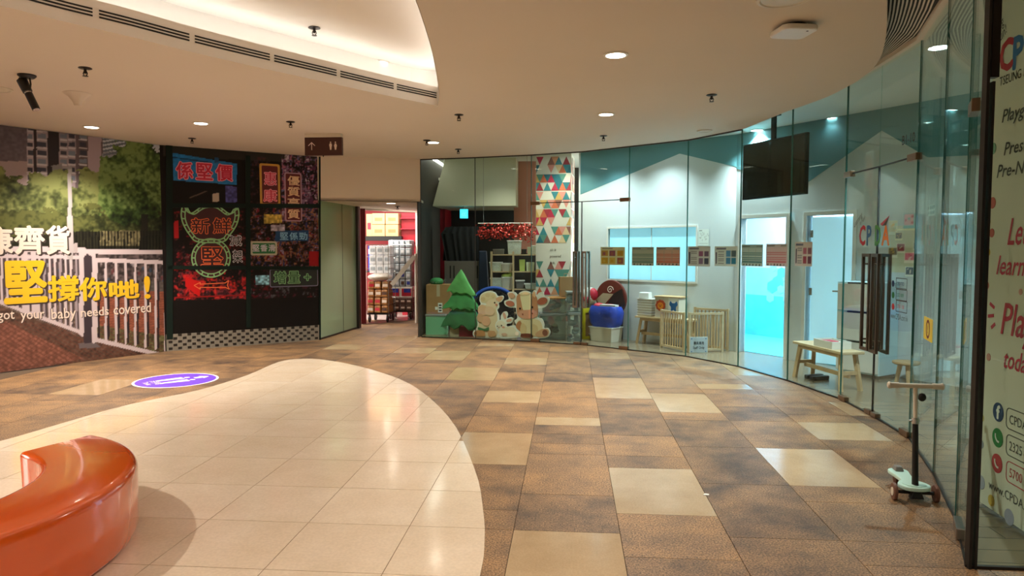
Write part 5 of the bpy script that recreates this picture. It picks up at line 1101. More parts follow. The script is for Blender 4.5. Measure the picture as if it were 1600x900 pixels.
# ------------------------------------------------------------------ storage bay behind the far glass
GL0 = Plane(G[0], G[2])
crate(664, 697, 491, 527, 12.8, 'clear bin with bright green contents in the corner of the bay', 'clear_grey', None, z0=.006, body='green_box', name='green_bin')
xa, xb, za, zb = R4(665, 693, 493, 525, 12.86); o = B().box(xa, xb, 12.86, 13.1, .02, zb - .02).obj('green_fabric', 'green_plastic', None, bev=.02); tag(o, 'bright green folded fabric inside the clear bin', 'fabric')
zbin = R4(662, 696, 491, 527, 12.8)[3]
xa, xb, za, zb = R4(665, 702, 445, 490, 12.8); t = thing('cardboard_box', 'brown cardboard box with white label on the green bin', 'box', ((xa + xb) / 2, 13.0, zbin + .001), rb); w = (xb - xa) / 2; h = zb - zbin
B().box(-w, w, -.2, .2, 0, h).obj('box_body', 'cardboard', t, bev=.003); B().box(-.03, .03, -.202, -.2, h * .6, h).obj('tape', 'tan', t); B().box(-.005, .075, -.203, -.2, h * .06, h * .38).obj('paper_label', 'paper', t)
for k in range(3): B().box(.01, .06, -.2045, -.203, h * (.1 + k * .09), h * (.1 + k * .09) + .025).obj('label_print', 'ink', t)
B().box(-.06, -.012, -.203, -.2, h * .15, h * .25).obj('small_label', 'paper', t)
zt_ = zbin + h; t = thing('tinsel_basket', 'green bundle ringed with silver tinsel on the cardboard box', 'decoration', ((xa + xb) / 2 - .05, 13.0, zt_), rb)
B().ball((0, 0, .05), (.13, .11, .075)).obj('green_bundle', 'tree_green', t, smooth=True); rr = random.Random(9); b = B()
for k in range(140):
    a = rr.uniform(0, 6.28); r_ = .15 + rr.uniform(-.03, .03); z = rr.uniform(.0, .06) + .03 * math.cos(a); q = Vector((r_ * math.cos(a), r_ * .85 * math.sin(a), .005 + z)); e = Vector((rr.uniform(-.02, .02), rr.uniform(-.02, .02), rr.uniform(-.004, .02))); b.beam(q, q + e, .004, .003)
b.obj('tinsel', 'silver', t)['kind'] = 'stuff'
# christmas tree standee: puffed fabric tiers
S7 = 6.154; TP = Plane(G[0] + Vector((0, .16, 0)), G[2] + Vector((0, .16, 0))); C7 = lambda x, y: TP.uz(660 + x / S7, 420 + y / S7)
tr_ = TP.empty('fabric_tree', 'green three tiered fabric tree standing behind the glass', 'tree')
def puff(pts, y, d, name, m):
    ps_ = [C7(*p) for p in pts]; cx = sum(p[0] for p in ps_) / len(ps_); cz = sum(p[1] for p in ps_) / len(ps_); b = B(); n_ = len(ps_); rings = [(1., 0.), (.96, -.6), (.85, -.9), (.5, -1.), (.1, -1.)]
    vs = [(cx + (p[0] - cx) * k, y + d * e, cz + (p[1] - cz) * k) for k, e in rings for p in ps_] + [(p[0], y + .02, p[1]) for p in ps_]
    m_ = len(rings); fs = [(i * n_ + k, i * n_ + (k + 1) % n_, (i + 1) * n_ + (k + 1) % n_, (i + 1) * n_ + k) for i in range(m_ - 1) for k in range(n_)] + [tuple(range((m_ - 1) * n_, m_ * n_)), tuple(range(m_ * n_, (m_ + 1) * n_))] + [(k, (k + 1) % n_, m_ * n_ + (k + 1) % n_, m_ * n_ + k) for k in range(n_)]
    return b.add(vs, fs).obj(name, m, tr_, smooth=True)
puff([(375, 5), (410, 60), (450, 140), (490, 205), (522, 255), (495, 268), (455, 240), (420, 235), (375, 245), (335, 225), (300, 240), (265, 210), (238, 222), (250, 190), (290, 130), (330, 65)], -.02, .05, 'top_tier', 'tree_light')
puff([(320, 190), (430, 190), (470, 250), (500, 310), (540, 375), (530, 398), (495, 385), (460, 405), (420, 385), (370, 400), (330, 380), (295, 402), (250, 375), (210, 385), (178, 388), (200, 350), (240, 310), (280, 250)], .03, .05, 'middle_tier', 'tree_green')
puff([(300, 340), (450, 340), (490, 400), (530, 460), (560, 520), (572, 570), (540, 578), (505, 560), (480, 600), (440, 600), (400, 560), (360, 545), (330, 575), (290, 590), (250, 560), (215, 545), (185, 560), (158, 562), (180, 510), (220, 450), (265, 400)], .08, .05, 'bottom_tier', 'tree_dark')
def c7box(x0, x1, y0, y1, ya, yb, name, m, par, floor_=False):
    u0, z1 = C7(x0, y0); u1, z0 = C7(x1, y1); return B().box(u0, u1, ya, yb, .006 if floor_ else z0, z1).obj(name, m, par)
c7box(240, 325, 540, 655, .12, .22, 'trunk', 'tan', tr_, True); c7box(330, 480, 560, 655, .11, .25, 'pot', 'dark_red', tr_, True)
# animal standees
def standee(name, label, outline, shapes, pl, d=.012, white='white_plastic'):
    t = pl.empty(name, label, 'standee'); f = lambda p: pl.uz(660 + p[0] / S7, 420 + p[1] / S7)
    zf = lambda q: (q[0], max(q[1], .008)); o = smooth_poly([zf(f(p)) for p in outline], 4); o = [zf(p) for p in o]
    B().prism(o, 0, d).obj('board', white, t)
    for i, (nm, kind, pts, c_) in enumerate(shapes):
        y = -.0012 * (i + 1)
        if kind == 'p': q = smooth_poly([zf(f(p)) for p in pts], 4)
        else:
            (cx, cy), (rx, ry) = pts[0], pts[1]; a_ = f((cx, cy)); e = f((cx + rx, cy)); g_ = f((cx, cy - ry)); q = ell(a_[0], a_[1], e[0] - a_[0], g_[1] - a_[1], 22, pts[2] if len(pts) > 2 else 0)
        B().col(c_).prism([zf(p) for p in q], y - .001, y + .0005).obj(nm, 'print_matt', t)
    return t
AP = Plane(G[1] + Vector((0, .03, 0)), G[3] + Vector((0, .03, 0)))
AP.o += AP.n * .045
standee('sheep_standee', 'cream sheep cutout with pink cheeks and green bow beside the rabbit', [(490, 600), (520, 570), (530, 530), (520, 470), (540, 420), (535, 370), (560, 340), (548, 300), (560, 250), (600, 222), (650, 212), (700, 230), (725, 262), (770, 258), (782, 280), (760, 315), (735, 330), (738, 370), (720, 400), (738, 450), (740, 520), (735, 580), (760, 640), (740, 662), (690, 660), (560, 660), (500, 655), (485, 630)],
        [('fleece_body', 'p', [(505, 605), (535, 575), (545, 480), (555, 390), (600, 350), (690, 360), (715, 420), (722, 520), (718, 640), (650, 650), (530, 650), (500, 630)], '#e3c9a6'), ('face', 'p', [(610, 320), (650, 290), (705, 300), (725, 340), (712, 375), (680, 385), (630, 365)], '#ecd0b2'),
         ('wool_cap', 'p', [(560, 310), (562, 262), (600, 235), (650, 225), (700, 242), (712, 280), (690, 295), (640, 300), (610, 325), (580, 325)], '#e6cda5'), ('ear', 'p', [(705, 290), (740, 268), (772, 268), (765, 295), (735, 318)], '#e0ab88'), ('curl', 'e', [(585, 290), (22, 18)], '#d9b98f'), ('curl', 'e', [(630, 255), (24, 18)], '#dcc097'), ('curl', 'e', [(680, 262), (20, 16)], '#dcc097'),
         ('eye', 'e', [(697, 326), (7, 8)], '#3a221a'), ('cheek', 'e', [(714, 345), (12, 9)], '#d98a70'), ('wool_ball', 'e', [(580, 400), (45, 55)], '#e4b592'), ('wool_ball', 'e', [(650, 405), (48, 45)], '#e8c1a0'), ('wool_ball', 'e', [(615, 500), (42, 48)], '#e2ab8b'), ('wool_ball', 'e', [(560, 470), (30, 45)], '#dba985'), ('green_bow', 'p', [(540, 560), (600, 575), (640, 560), (640, 590), (600, 595), (545, 590)], '#4b7a4f'), ('hoof', 'p', [(510, 600), (560, 590), (600, 600), (600, 645), (530, 645), (500, 630)], '#c68a5c'), ('hoof', 'p', [(640, 600), (700, 600), (705, 645), (640, 648)], '#cf9a70')], AP)
RP = Plane(AP.at(0, -.018), AP.at(1, -.018))
standee('rabbit_standee', 'small white rabbit cutout in front of the sheep and cow', [(715, 590), (700, 545), (715, 505), (750, 490), (755, 450), (780, 415), (810, 412), (822, 440), (812, 475), (850, 465), (872, 480), (855, 520), (812, 530), (815, 555), (860, 545), (890, 545), (905, 575), (940, 610), (938, 650), (890, 662), (800, 668), (740, 660), (738, 620)],
        [('body', 'p', [(735, 600), (800, 560), (870, 560), (905, 600), (915, 645), (800, 655), (745, 645)], '#eadac2'), ('head', 'e', [(755, 545), (48, 46)], '#ecdcc8'), ('ear_inner', 'e', [(790, 450), (14, 32), .3], '#e2a890'), ('ear_inner', 'e', [(835, 495), (28, 14), .3], '#e2a890'), ('eye', 'e', [(762, 545), (6, 7)], '#3a221a'), ('eye', 'e', [(722, 552), (5, 6)], '#3a221a'), ('cheek', 'e', [(780, 560), (14, 9)], '#e6a28c'), ('nose', 'e', [(738, 562), (5, 4)], '#b86a5a'), ('paw', 'e', [(790, 630), (28, 14)], '#dcae98'), ('tail', 'e', [(912, 622), (18, 20)], '#efe2cf')], RP)
standee('cow_standee', 'brown and cream cow cutout sitting beside the rabbit, behind the door', [(905, 640), (880, 590), (900, 540), (885, 500), (912, 470), (900, 400), (895, 375), (840, 372), (795, 350), (788, 310), (830, 290), (818, 235), (850, 220), (895, 228), (915, 250), (940, 225), (985, 210), (1030, 222), (1050, 235), (1075, 205), (1095, 225), (1095, 265), (1120, 230), (1165, 225), (1172, 262), (1215, 275), (1220, 310), (1190, 360), (1140, 380), (1115, 385), (1118, 430), (1112, 470), (1150, 480), (1172, 530), (1170, 570), (1210, 570), (1230, 610), (1205, 655), (1150, 665), (1050, 668), (960, 665)],
        [('body', 'p', [(905, 560), (920, 500), (1000, 480), (1110, 490), (1150, 540), (1150, 620), (1100, 650), (960, 650), (915, 620)], '#e6d0a8'), ('belly_patch', 'p', [(900, 540), (940, 500), (960, 560), (940, 640), (910, 620)], '#b87a52'), ('arm', 'p', [(960, 520), (1000, 560), (990, 640), (950, 645), (940, 580)], '#d9bb90'), ('arm', 'p', [(1060, 530), (1110, 560), (1100, 640), (1060, 645), (1040, 580)], '#d9bb90'), ('hoof', 'p', [(950, 625), (1045, 625), (1060, 660), (960, 660)], '#7d4434'),
         ('foot', 'p', [(1090, 620), (1150, 580), (1205, 580), (1218, 612), (1195, 648), (1140, 655), (1100, 650)], '#d3a27e'), ('sole', 'e', [(1180, 615), (26, 30)], '#8c5444'),
         ('head', 'p', [(910, 260), (960, 235), (1050, 240), (1100, 270), (1110, 350), (1112, 430), (1080, 470), (1000, 480), (940, 465), (912, 430), (908, 350)], '#c98c68'), ('blaze', 'p', [(945, 250), (1000, 238), (1055, 250), (1045, 330), (1035, 400), (975, 400), (955, 330)], '#eddcb4'), ('muzzle', 'p', [(918, 430), (960, 400), (1010, 395), (1070, 395), (1110, 430), (1090, 465), (1010, 482), (945, 468)], '#d99a80'),
         ('ear_inner', 'e', [(845, 333), (42, 26), -.1], '#c0705a'), ('ear_inner', 'e', [(1155, 310), (50, 34), .35], '#b5654f'), ('horn', 'p', [(830, 240), (870, 232), (895, 262), (870, 285), (840, 275)], '#d8a488'), ('horn', 'p', [(1062, 250), (1076, 215), (1090, 240), (1085, 275)], '#d8b48c'), ('forelock', 'p', [(940, 240), (985, 222), (1030, 232), (1010, 255), (985, 243), (960, 258)], '#e8d3aa'), ('eye', 'e', [(942, 382), (9, 10)], '#33201a'), ('eye', 'e', [(1062, 368), (8, 10)], '#33201a'), ('nostril', 'e', [(968, 436), (7, 7)], '#8a4a3c'), ('nostril', 'e', [(1062, 428), (7, 7)], '#8a4a3c')], AP)
# grey cabinet, black draped thing, navy cloth
Yc = 13.5; xa, xb, za, zb = R4(694, 747, 408, 530, Yc); t = thing('grey_cabinet', 'grey cabinet with dark slots behind the green tree', 'cabinet', ((xa + xb) / 2, Yc + .2, .006), rb); w = (xb - xa) / 2
B().box(-w, w, -.2, .2, 0, zb - .006).obj('cabinet_body', 'grey_cabinet', t, bev=.004)
for u in (-w * .66, -w * .45, w * .9): B().box(u - .012, u + .012, -.204, -.2, zb * .75, zb * .93).obj('slot', 'black', t)
xa2, xb2, z0_, z1_ = R4(688, 746, 354, 407, Yc); t = thing('black_drape', 'black cloth draped over a tall block on the grey cabinet', 'drape', ((xa2 + xb2) / 2, Yc + .2, zb + .001), rb); W_ = (xb2 - xa2) / 2; h = z1_ - zb; b = B()
vs = []; n_ = 40
for k in range(n_ + 1):
    u = -W_ + 2 * W_ * k / n_; dz = .02 * math.sin(k * 1.7); vs += [(u * .86 + .05, -.17 + .012 * math.sin(k * 1.3), 0.), (u, -.17 + .022 * math.sin(k * .9), h * .8), (u * .92 + .02, -.1, h + dz * .3 - (.07 if k < 6 else 0)), (u * .92 + .02, .18, h), (u, .18, 0)]
b.add(vs, [(5 * k + j, 5 * k + j + 1, 5 * k + j + 6, 5 * k + j + 5) for k in range(n_) for j in range(4)]); b.obj('cloth', 'black_cloth', t, smooth=True)
xa, xb, za, zb = R4(748, 766, 392, 500, 13.4); o = B().prism([(xa - .02, .006), (xb, .006), (xb - .08, zb), (xa, zb)], 13.45, 13.55).obj('navy_cloth', 'navy', None, bev=.02); tag(o, 'dark navy cloth hanging beside the grey cabinet', 'cloth')
xa, xb, za, zb = R4(677, 692, 335, 445, 15.2); o = B().box(xa, xb, 15.2, 15.24, .006, zb).obj('red_reflection', 'red_paint', None, bev=.01); tag(o, 'narrow red upright banner imitating a reflection in the bay glass', 'streak')  # red panel standing in for a red reflection on the glass
# exit sign
xa, xb, za, zb = R4(719, 731, 327, 341, 13.7); t = thing('exit_sign', 'small lit cyan exit sign under the cream bulkhead', 'sign', ((xa + xb) / 2, 13.7, za), rb); w = (xb - xa) / 2; B().box(-w, w, -.015, .015, 0, zb - za).obj('sign_box', 'exit_lit', t); B().box(-.006, .006, -.006, .006, zb - za, 2.43 - za).obj('hanger', 'steel', t); text('出', (zb - za) * .55, 'white_plastic', t, (0, -.017, (zb - za) * .3), align='CENTER')
# pine shelf with things
Ys = 13.15; X = lambda px: atY(px, 420, Ys).x; Z = lambda py: atY(800, py, Ys).z
t = thing('pine_shelf', 'open pine shelf full of baskets and tubs in the bay', 'shelf', (X(812), Ys + .15, .006), rb); x0, x1 = X(766) - X(812), X(858) - X(812); H = Z(396)
posts = [X(p) - X(812) for p in (767, 801, 838, 857)]
for u in posts:
    for y in (-.14, .14): B().box(u - .018, u + .018, y - .014, y + .014, 0, H + .03).obj('post', 'pine_light', t)
lev = [Z(398), Z(424.5), Z(452), Z(490)]
for z in lev: B().box(x0, x1, -.125, .125, z - .02, z).obj('shelf_board', 'pine_light', t)
def basket(px, zs, w, d, h, m, label, name='basket', cat='basket', y=0., top=1.15, rim=True):
    q = thing(name, label, cat, (X(px), Ys + .13 + y, zs + .006), rb, 'things on the pine shelf'); B().box(-w / 2 / top, w / 2 / top, -d / 2, d / 2, 0, h, top=top).obj('body', m, q, bev=.006)
    if rim: B().box(-w / 2 - .008, w / 2 + .008, -d / 2 * top - .008, d / 2 * top + .008, h - .015, h + .004).obj('rim', 'white_plastic' if m != 'cardboard' else m, q)
mat('basket_white', '#d6dccf', .5, var=.15, scale=40); mat('lime', '#b9c86a', .5); mat('pale_green', '#cfd8b8', .5); mat('gold', '#d99a22', .4)
basket(803, lev[0], .27, .2, .26, 'basket_white', 'large white woven basket on top of the pine shelf')
basket(778, lev[0], .22, .2, .10, 'grey_plastic', 'low grey box on top of the shelf, left of the white basket', 'low_box', 'box', rim=False); basket(818, lev[0], .10, .15, .10, 'dark_frame', 'small dark box on top of the shelf beside the white basket', 'small_box', 'box', rim=False)
basket(827, lev[0], .09, .1, .14, 'pale_green', 'pale green carton on top of the shelf', 'carton', 'carton', rim=False); basket(834, lev[0], .09, .1, .17, 'basket_white', 'tall white carton on top of the shelf', 'carton', 'carton', rim=False)
q = thing('orange_pot', 'orange round pot at the right end of the shelf top', 'pot', (X(852), Ys + .1, lev[0] + .006), rb, 'things on the pine shelf'); B().lathe([(.05, 0), (.075, .04), (.075, .09), (.05, .12), (.0, .12)], n=16).obj('body', 'gold', q, smooth=True); B().lathe([(.052, .115), (.056, .128), (.04, .132)], n=16).obj('rim', 'c_orange', q)
basket(774, lev[1], .24, .2, .17, 'basket_white', 'stacked pale basket on the upper shelf, leftmost'); basket(791, lev[1], .2, .2, .15, 'offwhite', 'pale tub on the upper shelf, beside the leftmost basket', 'tub', 'tub')
basket(815, lev[1], .11, .12, .22, 'lime', 'lime green box standing on the upper shelf', 'small_box', 'box', rim=False); basket(828, lev[1], .16, .12, .17, 'pale_green', 'wide pale green box on the upper shelf', 'small_box', 'box', rim=False); basket(847, lev[1], .15, .12, .10, 'grey_plastic', 'low grey box at the right of the upper shelf', 'low_box', 'box', rim=False)
basket(776, lev[2], .26, .2, .20, 'basket_white', 'white bucket on the middle shelf, leftmost', 'bucket', 'bucket'); basket(792, lev[2], .22, .2, .22, 'offwhite', 'white bucket with lime toys on the middle shelf', 'bucket', 'bucket')
q = thing('lime_toys', 'lime green soft toy lying in the white bucket', 'toy', (X(791), Ys + .1, lev[2] + .23), rb); B().ball((0, 0, .02), (.1, .08, .05)).obj('toy_body', 'lime', q, smooth=True); B().ball((.06, -.02, .06), .035).obj('toy_head', 'lime', q, smooth=True)
basket(812, lev[2], .16, .18, .16, 'grey_plastic', 'grey basket on the middle shelf'); basket(829, lev[2], .24, .2, .10, 'basket_white', 'low white tray on the middle shelf', 'tray', 'tray'); basket(848, lev[2], .15, .15, .15, 'navy', 'dark blue box at the right of the middle shelf', 'small_box', 'box', rim=False)
# red foil decorations hanging from a rail
ra = atY(747, 349, 13.0); rb2 = atY(832, 349, 13.0)
t = thing('ceiling_rail', 'thin white rail with hooks above the pine shelf', 'rail', (0, 0, 0)); B().cyl((ra.x, 13.0, ra.z), (rb2.x, 13.0, ra.z), .01, n=8).obj('bar', 'white_metal', t)
for u in (.1, .9): B().cyl((ra.x + (rb2.x - ra.x) * u, 13.0, ra.z), (ra.x + (rb2.x - ra.x) * u, 13.0, ZS), .004, n=6).obj('wire', 'steel', t)
rr = random.Random(21)
for k, (px, w_) in enumerate(((757, .16), (778, .15), (795, .15), (812, .15), (826, .11))):
    c_ = atY(px, 361, 13.0); q = thing('foil_cluster', 'bunch of red foil leaves hanging from the rail, %s from the left' % ('first', 'second', 'third', 'fourth', 'fifth')[k], 'decoration', (c_.x, 13.0, c_.z), 0, 'red foil decorations')
    b = B()
    for i in range(70):
        p0 = Vector((max(-w_ * 1.1, min(w_ * 1.1, rr.gauss(0, w_ * .5))), rr.uniform(-.07, .07), max(-.2, min(.13, rr.gauss(0, .075))))); a = rr.uniform(0, 6.28); d1_ = Vector((math.cos(a) * .03, rr.uniform(-.02, .02), math.sin(a) * .03)); d2_ = Vector((-math.sin(a) * .014, .005, math.cos(a) * .014))
        b.add([p0 - d1_, p0 + d2_, p0 + d1_, p0 - d2_, p0 + Vector((0, -.006, 0))], [(0, 1, 4), (1, 2, 4), (2, 3, 4), (3, 0, 4), (0, 3, 2, 1)])
    b.obj('foil_leaves', 'foil_red', q)['kind'] = 'stuff'; B().cyl((0, 0, .1), (0, 0, ra.z - c_.z), .004, n=6).obj('hook', 'white_metal', q)
# blue hoop and dark furry cushion
c_ = atY(770, 478, 12.75); t = thing('blue_hoop', 'blue arched play hoop behind the sheep', 'hoop', (c_.x, 12.95, .006), rb); n_ = 40; R_ = .46
B().tube([(R_ * math.cos(math.pi * k / n_), 0, .40 + R_ * math.sin(math.pi * k / n_)) for k in range(n_ + 1)], .035, 10).tube([(R_, 0, .4), (R_, 0, .0)], .035, 10).tube([(-R_, 0, .4), (-R_, 0, 0)], .035, 10).obj('arch', 'blue', t, smooth=True)
t = thing('dark_cushion', 'shaggy black cushion leaning inside the blue hoop', 'cushion', (c_.x, 12.9, .006), rb); B().ball((0, 0, .41), (.38, .1, .41), 28, 14).obj('pad', 'fur_black', t, smooth=True); rr = random.Random(6); b = B()
for k in range(500):
    a = rr.uniform(0, 6.28); q = rr.uniform(.6, 1.); p0 = Vector((.38 * q * math.cos(a), -.1 * math.sqrt(max(0, 1 - q * q)), .41 + .41 * q * math.sin(a))); d_ = Vector((math.cos(a) * .04, -.03, math.sin(a) * .04)) + Vector((rr.uniform(-.02, .02), 0, rr.uniform(-.02, .02))); b.beam(p0, p0 + d_, .006, .004)
b.obj('fur_tufts', 'fur_black', t)['kind'] = 'stuff'

# ------------------------------------------------------------------ white cabinet, stool, pictures behind the logo doors
u0, u1 = U2(1336), U2(1386) + .15; cbp = BW2.empty('white_cabinet', 'white drawer cabinet behind the logo door', 'cabinet', u=0., off=-.38)
B().box(u0, u1, 0, .37, .05, 1.18).obj('carcass', 'door_white', cbp); B().box(u0 + .02, u1 - .02, .03, .35, .006, .05).obj('plinth', 'grey_plastic', cbp)
for z0_, z1_ in ((.07, .43), (.455, .80), (.825, 1.16)):
    dr = B().box(u0 + .012, u1 - .012, -.018, 0, z0_, z1_).obj('drawer', 'white_paint', cbp, bev=.003); B().box(u0 + .15, u1 - .15, -.022, -.004, z1_ - .0, z1_ + .018).obj('finger_slot', 'black', dr)
p = fl(1418, 600); t = thing('wood_stool', 'small round wooden stool behind the scooter handlebar', 'stool', (p.x, p.y + .05, .006), 0)
B().lathe([(.0, .22), (.13, .22), (.15, .235), (.15, .255), (.0, .265)], n=22).obj('seat', 'pine', t, smooth=True)
for k in range(3): a = 2.1 * k + .4; B().cyl((.10 * math.cos(a), .10 * math.sin(a), 0), (.06 * math.cos(a), .06 * math.sin(a), .225), .022, .028, n=10).obj('leg', 'pine', t)
def p_photo(cols, bgc='#d6d0c0'):
    def f(c, w, h):
        rr = random.Random(int(w * 1000)); c.a[:] = c.c(bgc); rp(c, w, h, .1, .9, .25, .92, cols[0])
        for k in range(10): x, y = rr.uniform(.12, .7), rr.uniform(.28, .75); rp(c, w, h, x, x + .2, y, y + .16, cols[k % len(cols)])
    return f
K = lambda x, y: (1320 + x / 3.75, 320 + y / 3.75); GW = 'pictures on the wall behind the logo door'
for x0, x1, y0, y1, cols, bgc, lb in [(345, 415, 50, 138, ['#d8a0a8', '#b84a5a', '#6fa8a0'], '#7fb0b0', 'teal calendar sheet with pink picture, highest on the wall'), (258, 310, 92, 175, ['#cfc3a0', '#d9b36a', '#a9c0a8'], '#dcd8c8', 'cream card with pale drawing beside the orange A'), (296, 340, 160, 208, ['#5a4432', '#3a2c24', '#b98a5a'], '#d6c8a0', 'small photo of dark bear shapes below the cream card'), (255, 310, 250, 310, ['#6a5a3a', '#b08a3a', '#4a3a30'], '#d0c7b0', 'small brown photo just above the door handles'), (303, 355, 225, 282, ['#8a3038', '#d0b090', '#5a3a38'], '#d9cdb8', 'small reddish photo between the brown photo and pink cluster'), (350, 412, 278, 342, ['#d06a78', '#b84a60', '#e0a8a0'], '#d8c9b4', 'pink flower picture at the right of the photos'), (355, 408, 362, 420, ['#3f4a58', '#b8b0a0'], '#cfd0c4', 'white card with dark figure under the pink picture'), (402, 425, 215, 265, ['#2f2f33', '#8a8478'], '#c8c4b4', 'narrow dark photo at the edge of the picture cluster'), (300, 420, 140, 150, ['#d9d0a8', '#d0c79a'], '#d9d0a8', 'pale yellow strip along the top of the picture cluster')]:
    sheet(BW2, *[K(x0, y0)[0], K(x1, y0)[0], K(x0, y0)[1], K(x0, y1)[1]], p_photo(cols, bgc), 'wall_picture', lb, 'picture', off=-.004 - .001 * (x0 % 3), group=GW, step=.014)
u0, z0 = BW2.uz(1388, 425); u1, z1 = BW2.uz(1432, 352)
o = B().box(u0, u1, -.0035, -.0005, z0, z1).obj('pin_board', mat('pin_cream', '#d9d2ac', .7), None, loc=BW2.o, rz=BW2.rz); tag(o, 'pale yellow pin board behind the wall pictures', 'pin board')

# ------------------------------------------------------------------ supermarket entrance
EP = Plane(E0, E1)
o = EP.empty('wall_market', 'red framed supermarket entrance at the end of the passage', 'wall', kind='structure')
B().box(.0, .12, -.02, .1, 0, ZB).obj('red_jamb', 'dark_red', o); B().box(EP.L - .10, EP.L - .0, -.03, .1, .85, ZB - .02).obj('white_jamb', 'white_metal', o); B().box(0, EP.L + .3, .0, .1, ZB - .03, ZB).obj('head', 'white_paint', o); B().box(.0, EP.L + .2, -.06, .08, 0, .01).obj('threshold', 'steel', o)
YM = E0.y + 3.2
o = B().box(-8, -1.0, YM, YM + .1, 0, 3.).obj('wall_market_back', 'red_paint'); tag(o, 'red back wall of the supermarket', 'wall', kind='structure'); o = B().box(-8, -1.0, E0.y, YM, 3.0, 3.05).obj('ceiling_market', 'white_paint'); tag(o, 'white supermarket ceiling', 'ceiling', kind='structure')
o = B().box(-8, -1.0, E1.y - .2, YM, -.004, .004).obj('floor_market', mat('market_floor', '#bfc4bd', .2)); tag(o, 'pale shiny supermarket floor', 'floor', kind='structure')
o = B().box(-2.7, -2.6, E1.y - 1, YM, 0, 3.0).obj('wall_market_side', 'red_paint'); tag(o, 'red side wall of the supermarket', 'wall', kind='structure'); o = B().box(-8, -7.9, E0.y, YM, 0, 3.0).obj('wall_market_left', 'white_paint'); tag(o, 'white left wall of the supermarket', 'wall', kind='structure')
area_light('market_lamp', (-4.4, E0.y + 1.2, 2.9), (0, 0, 0), 2.2, .6, 24, (1, .96, .9)); tag(B().box(-5.4, -3.2, E0.y + .9, E0.y + 1.5, 2.93, 2.98).obj('ceiling_panel', 'lens_soft'), 'long lamp panel in the supermarket ceiling', 'lamp')
Y2 = E0.y + 1.9
xa, xb, za, zb = R4(572, 627, 369, 376, Y2); t = thing('goods_shelf', 'black supermarket shelf carrying cardboard cartons', 'shelf', (0, 0, 0)); B().box(xa - .3, xb, Y2, Y2 + .5, za, zb).obj('board', 'black', t)
for u in (xa - .28, xb - .03): B().box(u, u + .03, Y2 + .4, Y2 + .45, 0, za).obj('upright', 'black', t)
B().box(xa - .3, xb, Y2, Y2 + .5, za - .75, za - .72).obj('board', 'black', t)
ztop = zb
for k, (x0, x1, y0, y1, lb) in enumerate([(572, 581, 334, 369, 'carton with red print at the left of the shelf top'), (581, 601, 351, 369, 'lower tan carton left of the gap on the shelf'), (602, 622, 351, 369, 'lower tan carton at the right of the shelf'), (581, 601, 333, 350.5, 'upper tan carton left of the gap on the shelf'), (602, 622, 333, 350.5, 'upper tan carton at the right of the shelf')]):
    a_, c_, z0_, z1_ = R4(x0, x1, y0, y1, Y2); 
    if y1 == 369: z0_ = ztop
    t = thing('carton', lb, 'carton', ((a_ + c_) / 2, Y2 + .22, z0_), 0, 'cartons on the supermarket shelf'); w = (c_ - a_) / 2 - .003; B().box(-w, w, -.2, .2, 0, z1_ - z0_ - .003).obj('box', 'carton', t, bev=.004); B().box(-w * .6, w * .6, -.202, -.2, (z1_ - z0_) * .3, (z1_ - z0_) * .6).obj('print', 'c_red' if k == 0 else 'cardboard', t)
for k in range(6):
    a_, c_, z0_, z1_ = R4(573 + k * 9, 581.5 + k * 9, 376, 392, Y2 + .05); t = thing('tissue_pack', 'blue and white pack under the black shelf, %s from the left' % ('first', 'second', 'third', 'fourth', 'fifth', 'sixth')[k], 'pack', ((a_ + c_) / 2, Y2 + .2, za - .72), 0, 'packs under the black shelf')
    B().box(-.055, .055, -.1, .1, 0, .6).obj('wrap', ('pack_blue', 'pack_white')[k % 2], t, bev=.01); B().box(-.04, .04, -.102, -.1, .4, .52).obj('print', ('pack_white', 'pack_blue')[k % 2], t)
# red shelving on the right
a_, c_, z0_, z1_ = R4(628, 657, 333, 432, E1.y + .9); t = thing('red_rack', 'red wall rack with thin shelves beside the entrance', 'rack', (a_, E1.y + .9, 0)); w = c_ - a_; B().box(0, w, .0, .04, 0, z1_).obj('back_panel', 'red_paint', t)
for z in (1.45, 1.75, 2.05, 2.3): B().box(0, w, -.12, 0, z, z + .015).obj('shelf', 'c_red', t)
a_, c_, z0_, z1_ = R4(637, 656, 430, 500, E1.y + .3); t = thing('striped_barrier', 'dark barrier with thin white vertical stripes by the entrance', 'barrier', (a_, E1.y + .3, .006)); w = c_ - a_; B().box(0, w, 0, .02, 0, z1_).obj('panel', 'dark_red', t)
for k in range(7): B().box(w * (k + .35) / 7, w * (k + .35) / 7 + .009, -.006, 0, 0, z1_).obj('bar', 'white_metal', t)
